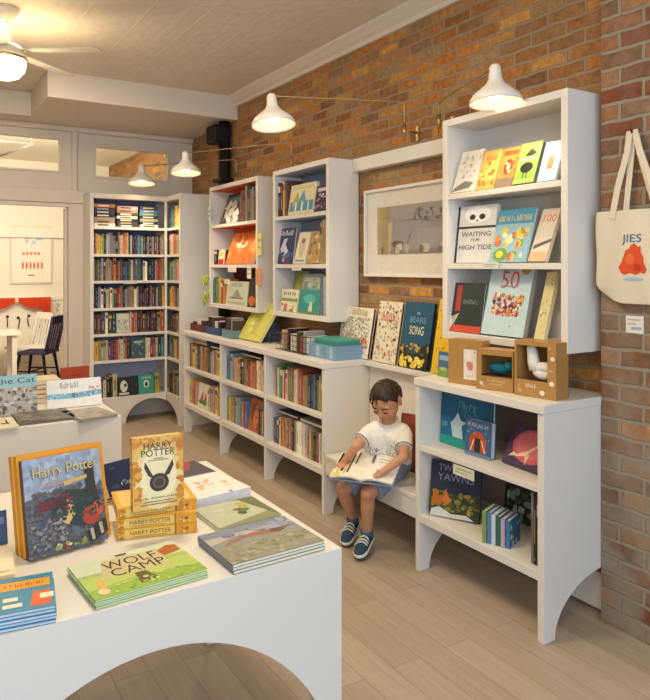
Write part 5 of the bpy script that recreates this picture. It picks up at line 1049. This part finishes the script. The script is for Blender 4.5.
# ------------------------------------------------------------------ the boy
def skinmat():
    m, nt, b = newmat('skin', .5, .3); L = nt.links.new
    at = N(nt, 'ShaderNodeAttribute'); at.attribute_name = 'Col'
    ge = N(nt, 'ShaderNodeNewGeometry'); nz = N(nt, 'ShaderNodeTexNoise'); nz.inputs['Scale'].default_value = 35; L(ge.outputs['Position'], nz.inputs['Vector'])
    mr = N(nt, 'ShaderNodeMapRange'); mr.inputs[3].default_value = .92; mr.inputs[4].default_value = 1.08; L(nz.outputs['Fac'], mr.inputs[0])
    mx = N(nt, 'ShaderNodeMix', data_type='RGBA', blend_type='MULTIPLY'); mx.inputs[0].default_value = 1; L(at.outputs['Color'], mx.inputs[6]); L(mr.outputs[0], mx.inputs[7]); L(mx.outputs[2], b.inputs['Base Color'])
    b.inputs['Subsurface Weight'].default_value = .08; b.inputs['Subsurface Radius'].default_value = (.02, .008, .005)
    return m
SKIN = skinmat()
def fuse(mb, name, mat, voxel, smooth, parent, colf, sub=0):
    """one continuous surface from overlapping volumes"""
    me = bpy.data.meshes.new('tmp'); me.from_pydata(mb.v, [], mb.f); me.update()
    o = bpy.data.objects.new('tmp', me); COL.objects.link(o)
    r = o.modifiers.new('r', 'REMESH'); r.mode = 'VOXEL'; r.voxel_size = voxel; r.use_smooth_shade = True
    s = o.modifiers.new('s', 'SMOOTH'); s.factor = .5; s.iterations = smooth
    bpy.context.view_layer.update(); dg = bpy.context.evaluated_depsgraph_get()
    m2 = bpy.data.meshes.new_from_object(o.evaluated_get(dg)); bpy.data.objects.remove(o); bpy.data.meshes.remove(me)
    m2.name = name
    while len(m2.color_attributes): m2.color_attributes.remove(m2.color_attributes[0])
    at = m2.color_attributes.new('Col', 'FLOAT_COLOR', 'POINT'); buf = []
    for v in m2.vertices: buf += colf(v.co)
    at.data.foreach_set('color', buf)
    m2.polygons.foreach_set('use_smooth', [True] * len(m2.polygons)); m2.materials.clear(); m2.materials.append(mat)
    o = bpy.data.objects.new(name, m2); COL.objects.link(o)
    if parent: o.parent = parent; o.matrix_parent_inverse = parent.matrix_world.inverted()
    return o
V = Vector
Fd = V((-.8, -.6, 0)); Ld = V((.6, -.8, 0))
PEL = V((2.165, 2.855, SEAT + .072)); SHC = V((2.13, 2.82, .612))
boy = empty('person', (PEL.x, PEL.y, SEAT)); boy.empty_display_size = .1
tag(boy, 'small dark-haired boy in a white printed T-shirt sitting on the bench reading', 'person')
bpy.context.view_layer.update()
BI = T(-V(boy.location))
sL, sR = SHC + Ld * .088 - UP * .012, SHC - Ld * .078 - UP * .014
eR, hR = V((1.955, 2.858, .528)), V((1.908, 2.905, .442))
eL, hL = V((2.103, 2.652, .506)), V((1.985, 2.684, .434))
hipL, hipR = PEL + Ld * .055, PEL - Ld * .055
kL, kR = V((1.965, 2.765, .318)), V((1.912, 2.91, .306))
aL, aR = V((2.0, 2.82, .098)), V((2.03, 2.99, .108))
# head frame: chin tucked, face turned a little to the wall side
HC = V((2.108, 2.802, .765)); hy = math.radians(12)
fh = (Matrix.Rotation(-hy, 3, 'Z') @ Fd).normalized()
pitch = math.radians(33); f3 = (fh * math.cos(pitch) - UP * math.sin(pitch)).normalized(); u3 = (UP * math.cos(pitch) + fh * math.sin(pitch)).normalized(); l3 = u3.cross(f3).normalized(); HS = .95; f3, u3, l3 = f3 * HS, u3 * HS, l3 * HS
HR = Matrix((f3, l3, u3)).transposed()        # columns: forward, left, up
def hp(f, l, u): return HC + f3 * f + l3 * l + u3 * u
b = MB()
# skull, face, jaw, neck
b.ell(HC + u3 * .012 - f3 * .006, (.093, .077, .086), HR, 24, 16)
b.ell(hp(.022, 0, -.03), (.066, .066, .068), HR, 20, 14)
b.ell(hp(.036, 0, -.066), (.042, .043, .032), HR, 16, 10)      # jaw and chin
b.ell(hp(.062, 0, -.088), (.018, .022, .013), HR, 12, 8)
for s in (-1, 1):
    b.ell(hp(.052, s * .034, -.034), (.032, .028, .028), HR, 12, 8)   # cheeks
    b.ell(hp(-.006, s * .077, -.012), (.017, .008, .026), HR, 10, 8)  # ears
    b.ell(hp(-.012, s * .079, .002), (.011, .009, .016), HR, 10, 8)
    b.ell(hp(.073, s * .028, .013), (.012, .026, .012), HR, 10, 8)    # brow
    b.ell(hp(.078, s * .029, -.008), (.012, .016, .010), HR, 10, 8)    # eyelids
    b.ell(hp(.090, s * .009, -.037), (.007, .007, .006), HR, 8, 6)     # nostrils
b.cap(hp(.086, 0, -.006), hp(.097, 0, -.031), .007, .0105, 10)     # nose
b.ell(hp(.083, 0, -.058), (.012, .019, .0055), HR, 12, 8)           # lips
b.ell(hp(.081, 0, -.066), (.012, .016, .0055), HR, 12, 8)
b.cap(SHC + UP * .0, hp(-.018, 0, -.055), .038, .036, 16)
# trunk
b.cap(PEL + UP * .0, PEL + UP * .09 + Fd * .005, .078, .074, 18)
for s in (-.045, .045): b.cap(PEL + Ld * s, SHC + Ld * s * 1.1 - UP * .05, .068, .062, 16)
b.cap(sR + Ld * .015, sL - Ld * .015, .037, .037, 16)
# arms
for s, e, h, sd in ((sR, eR, hR, -1), (sL, eL, hL, 1)):
    b.cap(s, e, .032, .0245, 16); b.cap(e, e + (h - e) * .45, .0245, .0215, 14); b.cap(e + (h - e) * .4, h, .0225, .0155, 14)
# legs
for hpt, k, a in ((hipR, kR, aR), (hipL, kL, aL)):
    b.cap(hpt, hpt + (k - hpt) * .5, .066, .053, 18); b.cap(hpt + (k - hpt) * .45, k, .053, .038, 18)
    b.cap(k, k + (a - k) * .35, .037, .0355, 16); b.cap(k + (a - k) * .3, a, .0365, .024, 16); b.ell(k + Fd * .012, (.03, .03, .033), None, 12, 8)
    b.cap(a, a - UP * .045, .027, .024, 12)
# hands: palm slab, four bent fingers, thumb from the side
def hand(h, e, pdir, across, down, curl, thumbside):
    """pdir: towards the knuckles, across: index to little finger, down: palm normal"""
    pdir, across, down = pdir.normalized(), across.normalized(), down.normalized()
    R3 = Matrix((pdir, across, down)).transposed()
    b.ell(h + pdir * .022, (.029, .0245, .0115), R3, 16, 10)
    for i, ln in enumerate((.029, .033, .031, .025)):
        off = (-.0185 + .0123 * i)
        k0 = h + pdir * (.040 - abs(i - 1.2) * .002) + across * off
        sp = across * ((i - 1.5) * .10)
        d1 = (pdir + sp + down * curl * .35).normalized(); d2 = (pdir * .9 + sp + down * curl * .95).normalized(); d3 = (pdir * .7 + sp + down * curl * 1.5).normalized()
        k1 = k0 + d1 * ln * .55; k2 = k1 + d2 * ln * .38; k3 = k2 + d3 * ln * .3
        b.cap(k0, k1, .0066, .0062, 9); b.cap(k1, k2, .0062, .0057, 9); b.cap(k2, k3, .0057, .005, 9)
    t0 = h + pdir * .008 - across * .017; t1 = t0 + (pdir * .55 - across * .85).normalized() * .02; t2 = t1 + (pdir * .95 - across * .25 + down * .3 * curl).normalized() * .019
    b.cap(t0, t1, .0095, .0075, 10); b.cap(t1, t2, .0072, .0058, 10)
# open book frame
BC = V((1.912, 2.752, .383)); bu = Ld.copy(); bv = (-Fd * .94 + UP * .34).normalized(); bn_ = bu.cross(bv).normalized()
if bn_.z < 0: bn_ = -bn_
def bp(u, v, n=0): return BC + bu * u + bv * v + bn_ * n
hR = V(hR); hand(hR, eR, (bp(-.115, .06, .016) - hR), Ld * -1 * -1, -bn_, .6, 1)
hand(hL, eL, (bp(.06, .03, .024) - hL), -(bv) * 1 + bu * .1, -bn_, .5, -1)
base = lin('#c68f68'); blush = lin('#c67d60'); lip = lin('#b0655a'); dark = lin('#b07f5c')
def mixc(a, c, t): t = max(0, min(1, t)); return tuple(x * (1 - t) + y * t for x, y in zip(a, c))
def skincol(p):
    c = base
    for s in (-1, 1): c = mixc(c, blush, 1 - (p - hp(.07, s * .04, -.04)).length / .03)
    q = p - hp(.09, 0, -.062); dl = q.dot(l3); du = q.dot(u3); df = q.dot(f3)
    if abs(dl) < .019 and abs(du) < .0075 * (1 - abs(dl) / .03) and df > -.02: c = mixc(c, lip, .85)
    if abs(dl) < .017 and abs(du - .0005) < .0012 and df > -.02: c = lin('#6d3a30')
    if (p - kL).length < .05 or (p - kR).length < .05: c = mixc(c, lin('#b87a58'), .5)
    if p.z < .25: c = mixc(c, dark, .2)
    return c
body = fuse(b, 'body', SKIN, .0036, 3, boy, skincol)
# eyes: mostly closed lids looking down, lashes and eyebrows
for s in (-1, 1):
    MB().tube([hp(.0895 - .006 * abs(t) ** 2, s * .029 + t * .0135, -.0125 - .002 * (1 - t * t)) for t in (-1, -.5, 0, .5, 1)], [.0008, .0019, .0022, .0019, .0008], 6, '#241610').build('eyelash', MATTE, boy, M=BI)
    MB().tube([hp(.0925 - .011 * max(0, t * 1.0) ** 2 - .002, s * (.028 + t * .019), .0165 - .005 * t * t) for t in (-1, -.5, 0, .5, 1)], [.001, .0026, .003, .0025, .001], 6, '#2a1a12').build('eyebrow', MATTE, boy, M=BI)
    MB().ell(hp(.0835, s * .029, -.0155), (.0062, .009, .0035), HR, 12, 8, '#e2d6c8').build('eye', MATTE, boy, M=BI)
# hair
def hairmat():
    m, nt, bs = newmat('hair', .5, .35); L = nt.links.new
    tc = N(nt, 'ShaderNodeTexCoord'); mp = N(nt, 'ShaderNodeMapping'); mp.inputs['Scale'].default_value = (70, 70, 9); L(tc.outputs['Object'], mp.inputs['Vector'])
    nz = N(nt, 'ShaderNodeTexNoise'); nz.inputs['Scale'].default_value = 2; nz.inputs['Detail'].default_value = 4; L(mp.outputs[0], nz.inputs['Vector'])
    cr = N(nt, 'ShaderNodeValToRGB'); cr.color_ramp.elements[0].position = .35; cr.color_ramp.elements[1].position = .7; cr.color_ramp.elements[0].color = lin('#1c130d'); cr.color_ramp.elements[1].color = lin('#45301f'); L(nz.outputs['Fac'], cr.inputs[0]); L(cr.outputs[0], bs.inputs['Base Color'])
    bp_ = N(nt, 'ShaderNodeBump'); bp_.inputs['Strength'].default_value = .6; bp_.inputs['Distance'].default_value = .004; L(nz.outputs['Fac'], bp_.inputs['Height']); L(bp_.outputs['Normal'], bs.inputs['Normal'])
    return m
HAIR = hairmat()
hm = MB(); R = random.Random(4); nn, mm = 60, 34; vs = []; fs = []
def hairline(az):   # az from forward; lowest elevation (radians) covered by hair
    a = abs(az)
    pts = [(0, .50), (.25, .54), (.5, .44), (.75, .36), (1.0, .2), (1.2, -.05), (1.32, -.1), (1.42, .16), (1.85, .14), (2.02, -.35), (2.4, -.62), (PI, -.72)]
    for (a0, e0), (a1, e1) in zip(pts, pts[1:]):
        if a <= a1: return e0 + (e1 - e0) * (a - a0) / (a1 - a0) + .05 * math.sin(az * 8 + 1) + .035 * math.sin(az * 19)
    return pts[-1][1]
for i in range(mm + 1):
    for j in range(nn):
        az = -PI + 2 * PI * j / nn; el0 = hairline(az); el = PI / 2 - (PI / 2 - el0 + .25) * i / mm
        d = V((math.cos(el) * math.cos(az), math.cos(el) * math.sin(az), math.sin(el)))
        k = 1.0 / math.sqrt((d.x / .093) ** 2 + (d.y / .077) ** 2 + (d.z / .086) ** 2)
        fringe = .0065 if el > el0 else -.012
        edge = max(0, min(1, (el - el0) / .25))
        strand = .0012 * math.sin(j * 1.05 + math.sin(i * .2)) + R.uniform(-.0005, .0005)
        rr_ = k + (fringe * (.45 + .75 * edge) + strand * (1 if el > el0 else .2) + .003 * max(0, d.z))
        vs.append(HC + u3 * .012 - f3 * .006 + HR @ (d * rr_))
for i in range(mm):
    for j in range(nn): fs.append((i * nn + j, (i + 1) * nn + j, (i + 1) * nn + (j + 1) % nn, i * nn + (j + 1) % nn))
hm.add(vs, fs, '#2a1c14', smooth=True)
for i in range(46):   # loose locks
    az = R.uniform(-PI, PI); el0 = hairline(az); el = R.uniform(el0 + .05, 1.45)
    def sp(e, a, up):
        d = V((math.cos(e) * math.cos(a), math.cos(e) * math.sin(a), math.sin(e))); k = 1.0 / math.sqrt((d.x / .093) ** 2 + (d.y / .077) ** 2 + (d.z / .086) ** 2)
        return HC + u3 * .012 - f3 * .006 + HR @ (d * (k + up))
    da = R.uniform(-.12, .12)
    hm.tube([sp(el, az, .005), sp(el - .15, az + da * .5, .0085), sp(el - .32, az + da, .0075), sp(max(el0 - .06, el - .45), az + da * 1.3, .005)], [.001, .0034, .003, .0006], 6, '#2a1c14')
hm.build('hair', HAIR, boy, M=BI)
# T-shirt
def shirtmat():
    m, nt, bs = newmat('shirt_cotton', .85, .1); L = nt.links.new
    tc = N(nt, 'ShaderNodeNewGeometry')
    vd = N(nt, 'ShaderNodeTexWave'); vd.inputs['Scale'].default_value = 11; vd.inputs['Distortion'].default_value = 14; vd.inputs['Detail'].default_value = 2; vd.inputs['Detail Scale'].default_value = 4.2; vd.bands_direction = 'Z'; L(tc.outputs['Position'], vd.inputs['Vector'])
    th = N(nt, 'ShaderNodeMath', operation='LESS_THAN'); th.inputs[1].default_value = .13; L(vd.outputs['Fac'], th.inputs[0])
    at = N(nt, 'ShaderNodeAttribute'); at.attribute_name = 'Col'
    ml = N(nt, 'ShaderNodeMath', operation='MULTIPLY'); L(th.outputs[0], ml.inputs[0]); L(at.outputs['Alpha'], ml.inputs[1])
    mx = N(nt, 'ShaderNodeMix', data_type='RGBA'); mx.inputs[7].default_value = lin('#57534e'); L(at.outputs['Color'], mx.inputs[6]); L(ml.outputs[0], mx.inputs[0]); L(mx.outputs[2], bs.inputs['Base Color'])
    nz = N(nt, 'ShaderNodeTexNoise'); nz.inputs['Scale'].default_value = 22; nz.inputs['Detail'].default_value = 2; L(tc.outputs['Position'], nz.inputs['Vector'])
    bp_ = N(nt, 'ShaderNodeBump'); bp_.inputs['Strength'].default_value = .35; bp_.inputs['Distance'].default_value = .012; L(nz.outputs['Fac'], bp_.inputs['Height']); L(bp_.outputs['Normal'], bs.inputs['Normal'])
    return m
SHIRT = shirtmat()
s_ = MB()
s_.cap(PEL + UP * .03, PEL + UP * .09 + Fd * .006, .084, .083, 18)
for s in (-.047, .047): s_.cap(PEL + Ld * s * 1.1 + UP * .02, SHC + Ld * s * 1.12 - UP * .045, .076, .07, 16)
s_.cap(sR + Ld * .012, sL - Ld * .012, .0455, .0455, 16)
s_.cap(SHC - UP * .03, SHC + UP * .0 - Fd * .004, .056, .046, 16)
for s, e in ((sR, eR), (sL, eL)):
    d = (e - s); L_ = .66
    s_.tube([s - d * .12, s + d * .1, s + d * .35, s + d * L_], [.03, .0435, .043, .0445], 18)
white = lin('#ece6d8')
def shirtcol(p):
    q = p - SHC; f = q.dot(Fd); l = q.dot(Ld)
    a = .85 if (f > .02 and abs(l) < .09 and -.25 < q.z < -.05 and not (q.z > -.095 and l < .02)) else 0.0
    c = white
    for s, e in ((sR, eR), (sL, eL)):
        t = (p - s).dot((e - s).normalized()) / (e - s).length
        if .6 < t < .75 and (p - (s + (e - s) * t)).length < .06 and .615 < t < .655: c = lin('#66625c'); a = 0
    return c[:3] + (a,)
fuse(s_, 't_shirt', SHIRT, .0042, 3, boy, shirtcol)
MB().tube([hp(-.018, 0, -.055) * .18 + (SHC + UP * .022) * .82 + (Fd * math.cos(2 * PI * i / 24) * .046 + Ld * math.sin(2 * PI * i / 24) * .05) + UP * (-.02 * math.cos(2 * PI * i / 24)) for i in range(24)], .0055, 8, '#e4ddce', closed=True).build('collar', MATTE, boy, M=BI)
# shorts
t_ = MB(); DEN = vcol('denim', .85, .1, .25, 60)
t_.cap(PEL + UP * .03, PEL + UP * .015, .084, .082, 18)
for hpt, k in ((hipR, kR), (hipL, kL)):
    d = k - hpt
    t_.tube([hpt - d * .1, hpt + d * .3, hpt + d * .7, hpt + d * .88], [.07, .072, .064, .062], 20)
fuse(t_, 'shorts', DEN, .0045, 3, boy, lambda p: lin('#868c9c'))
# trainers
def shoe(a, toe, nm):
    d = V((toe.x - a.x, toe.y - a.y, toe.z - (a.z - .055))).normalized(); l = UP.cross(d).normalized(); u = d.cross(l).normalized()
    heel = a - UP * .052 - d * .042; L_ = .178
    M = basis(heel, d, l, u)
    sec = [(0.0, .020, .050, .052), (.012, .026, .056, .060), (.04, .029, .060, .066), (.065, .029, .058, .062), (.09, .031, .046, .048), (.12, .034, .038, .038), (.15, .031, .031, .030), (.168, .022, .024, .022), (.176, .010, .016, .014)]
    rings = []
    for x, w, h, hc in sec:
        rings.append([(x, w * math.copysign(abs(math.cos(t)) ** .7, math.cos(t)), .012 + (h - .012) * max(0, math.sin(t)) ** .7) for t in [PI * k / 14 for k in range(15)]] + [(x, -w * .7, .010), (x, 0, .010), (x, w * .7, .010)])
    root = MB().rings(rings, '#2f4658').build(nm, MATTE, boy, M=BI @ M)
    so = MB(); out = [(x, w + .003) for x, w, h, hc in sec]; poly = [(-.004, .0)] + [(x, -w) for x, w in out] + [(.181, 0)] + [(x, w) for x, w in out[::-1]]
    so.prism(poly, 0, .016, 'z', '#e3dfd0'); so.prism([(x, y * .97) for x, y in poly], -.006, 0, 'z', '#3a4a55'); so.build('sole', MATTE, root, .002)
    st = MB()
    for x, h, w in ((.075, .0555, .026), (.092, .049, .027), (.108, .044, .028)):
        st.tube([(x + .004, -w, .030), (x, -w * .7, h - .004), (x - .002, 0, h + .003), (x, w * .7, h - .004), (x + .004, w, .030)], .0042, 6, '#d8d3b8')
    st.build('laces', MATTE, root)
    MB().tube([(x, -w * .99 - .0015, .02 + .012 * math.sin(x * 18)) for x, w, h, hc in sec[1:6]], .003, 6, '#c9d0c8').build('side_stripe', MATTE, root)
    MB().lathe([(.026, 0), (.031, .012), (.03, .02)], 20, '#4a6a86', T((.04, 0, .048)), caps=False).build('ankle_collar', MATTE, root)
    return root
shoe(aR, V((1.925, 2.915, .012)), 'shoe'); shoe(aL, V((1.875, 2.735, .012)), 'shoe')
for a, k in ((aR, kR), (aL, kL)):
    d = (k - a).normalized(); MB().tube([a - UP * .02, a + d * .006, a + d * .018, a + d * .020], [.029, .029, .030, .026], 18, '#66788e').build('sock', MATTE, boy, M=BI)
# ---- the open book on his lap
ob = empty('open_picture_book', BC); tag(ob, 'open white picture book spread across the reading boy\'s lap', 'book'); OB = T(-BC)
wv, hv = .162, .21
def page(side, col, nm, lift, thick):
    m = MB(); n = 10; top = []; 
    for i in range(n + 1):
        t = i / n; top.append((side * t * wv, lift + .018 * math.sin(min(1, t * 2.2) * PI * .5) * (1 - t) + .004 * math.sin(t * PI)))
    vs = [bp(x, v, z) for x, z in top for v in (0, hv)] + [bp(x, v, max(.003, z - thick)) for x, z in top for v in (0, hv)]
    k = 2 * (n + 1); fs = []
    for i in range(n):
        a = 2 * i; fs += [(a, a + 1, a + 3, a + 2), (k + a, k + a + 2, k + a + 3, k + a + 1), (a, a + 2, k + a + 2, k + a), (a + 1, k + a + 1, k + a + 3, a + 3)]
    fs += [(0, k, k + 1, 1), (2 * n, 2 * n + 1, k + 2 * n + 1, k + 2 * n)]
    m.add(vs, fs, col, smooth=False)
    def deco(u0, v0, u1, v1, c, dn=.0006):
        q = []
        for u, v in ((u0, v0), (u1, v0), (u1, v1), (u0, v1)):
            t = u; z = lift + .018 * math.sin(min(1, t * 2.2) * PI * .5) * (1 - t) + .004 * math.sin(t * PI); q.append(bp(side * u * wv, v * hv, z + dn + .0006))
        m.add(q, [(0, 1, 2, 3)], c)
    if side < 0:
        for i, (u0, v0, u1, v1, c) in enumerate(((.45, .15, .52, .9, '#7a5230'), (.56, .1, .6, .8, '#c8953c'), (.64, .2, .74, .95, '#5d3d28'), (.8, .1, .86, .7, '#d8b04a'), (.3, .5, .36, .95, '#8a6238'), (.7, .03, .95, .14, '#e6c95c'), (.88, .4, .96, .95, '#4a3428'))): deco(u0, v0, u1, v1, c, .0006 + .0002 * i)
    else:
        for i, (u0, v0, u1, v1, c) in enumerate(((.1, .7, .2, .95, '#5a5a78'), (.14, .6, .22, .8, '#8a88a0'), (.35, .75, .7, .78, '#bab4a8'), (.35, .65, .75, .68, '#bab4a8'), (.5, .3, .8, .5, '#d8d0c4'))): deco(u0, v0, u1, v1, c, .0006 + .0002 * i)
    m.build(nm, MATTE, ob, M=OB)
page(-1, '#e9e0c6', 'page_block', .016, .010); page(1, '#ece5d6', 'page_block', .016, .010)
MB().add([bp(u, v, z) for z in (.0, .003) for u, v in ((-wv - .004, -.004), (wv + .004, -.004), (wv + .004, hv + .004), (-wv - .004, hv + .004))], [(0, 3, 2, 1), (4, 5, 6, 7), (0, 1, 5, 4), (1, 2, 6, 5), (2, 3, 7, 6), (3, 0, 4, 7)], '#8f94a0').build('cover', MATTE, ob, M=OB)
# red cushion beside him
cs = MB(); n = 14; vs = []
for sgn in (1, -1):
    for i in range(n + 1):
        for j in range(n + 1):
            u, v = i / n * 2 - 1, j / n * 2 - 1; th = .055 * ((1 - u ** 4) * (1 - v ** 4)) ** .5; pin = 1 - .06 * (1 - abs(u)) * abs(v) ** 3
            vs.append((sgn * th, u * .15 * (1 - .05 * v * v),   .15 + v * .15 * (1 - .05 * u * u)))
K = (n + 1) ** 2; fs = []
for s in (0, 1):
    for i in range(n):
        for j in range(n):
            a = s * K + i * (n + 1) + j; f = (a, a + 1, a + n + 2, a + n + 1); fs.append(f if s else f[::-1])
cs.add(vs, fs, '#8c4232', smooth=True)
o = cs.build('cushion', MATTE, M=T((2.285, 2.73, SEAT + .016)) @ Matrix.Rotation(math.radians(20), 4, 'Z') @ Matrix.Rotation(math.radians(8), 4, 'Y')); tag(o, 'rust red cushion leaning on the bench back behind the boy', 'cushion')
MB().tube([(0, u * .146, .15 + v * .146) for u, v, a in ((-1, -1, 0), (1, -1, 0), (1, 1, 0), (-1, 1, 0))], .004, 6, '#7d3424', closed=True).build('piping', MATTE, o)

# ------------------------------------------------------------------ light
w = bpy.data.worlds.new('world'); SC.world = w; w.use_nodes = True
bg = w.node_tree.nodes['Background']; bg.inputs['Color'].default_value = (.74, .84, 1, 1); bg.inputs['Strength'].default_value = .7
def area(name, loc, rot, sx, sy, e, col):
    l = bpy.data.lights.new(name, 'AREA'); l.shape = 'RECTANGLE'; l.size = sx; l.size_y = sy; l.energy = e; l.color = col
    o = bpy.data.objects.new(name, l); COL.objects.link(o); o.location = loc; o.rotation_euler = rot; return o
area('shop_window_daylight', (-.3, -2.3, 1.6), (math.radians(90), 0, 0), 4.2, 2.4, 135, (.44, .69, 1))
for i, (x, y, e) in enumerate(((.3, .3, 26), (.7, 2.3, 36), (.5, 4.6, 36))): area('ceiling_light', (x, y, CZ - .02), (0, 0, 0), .5, .5, e, (1, .85, .62))
area('back_room_light', (.6, 6.85, 2.3), (math.radians(98), 0, 0), 2.2, .5, 95, (1, .92, .78))
area('ceiling_fill', (-.4, -.7, 1.9), (math.radians(150), 0, 0), 1.2, .6, 42, (1, .9, .74))  # unseen fill light added behind the camera to brighten the ceiling
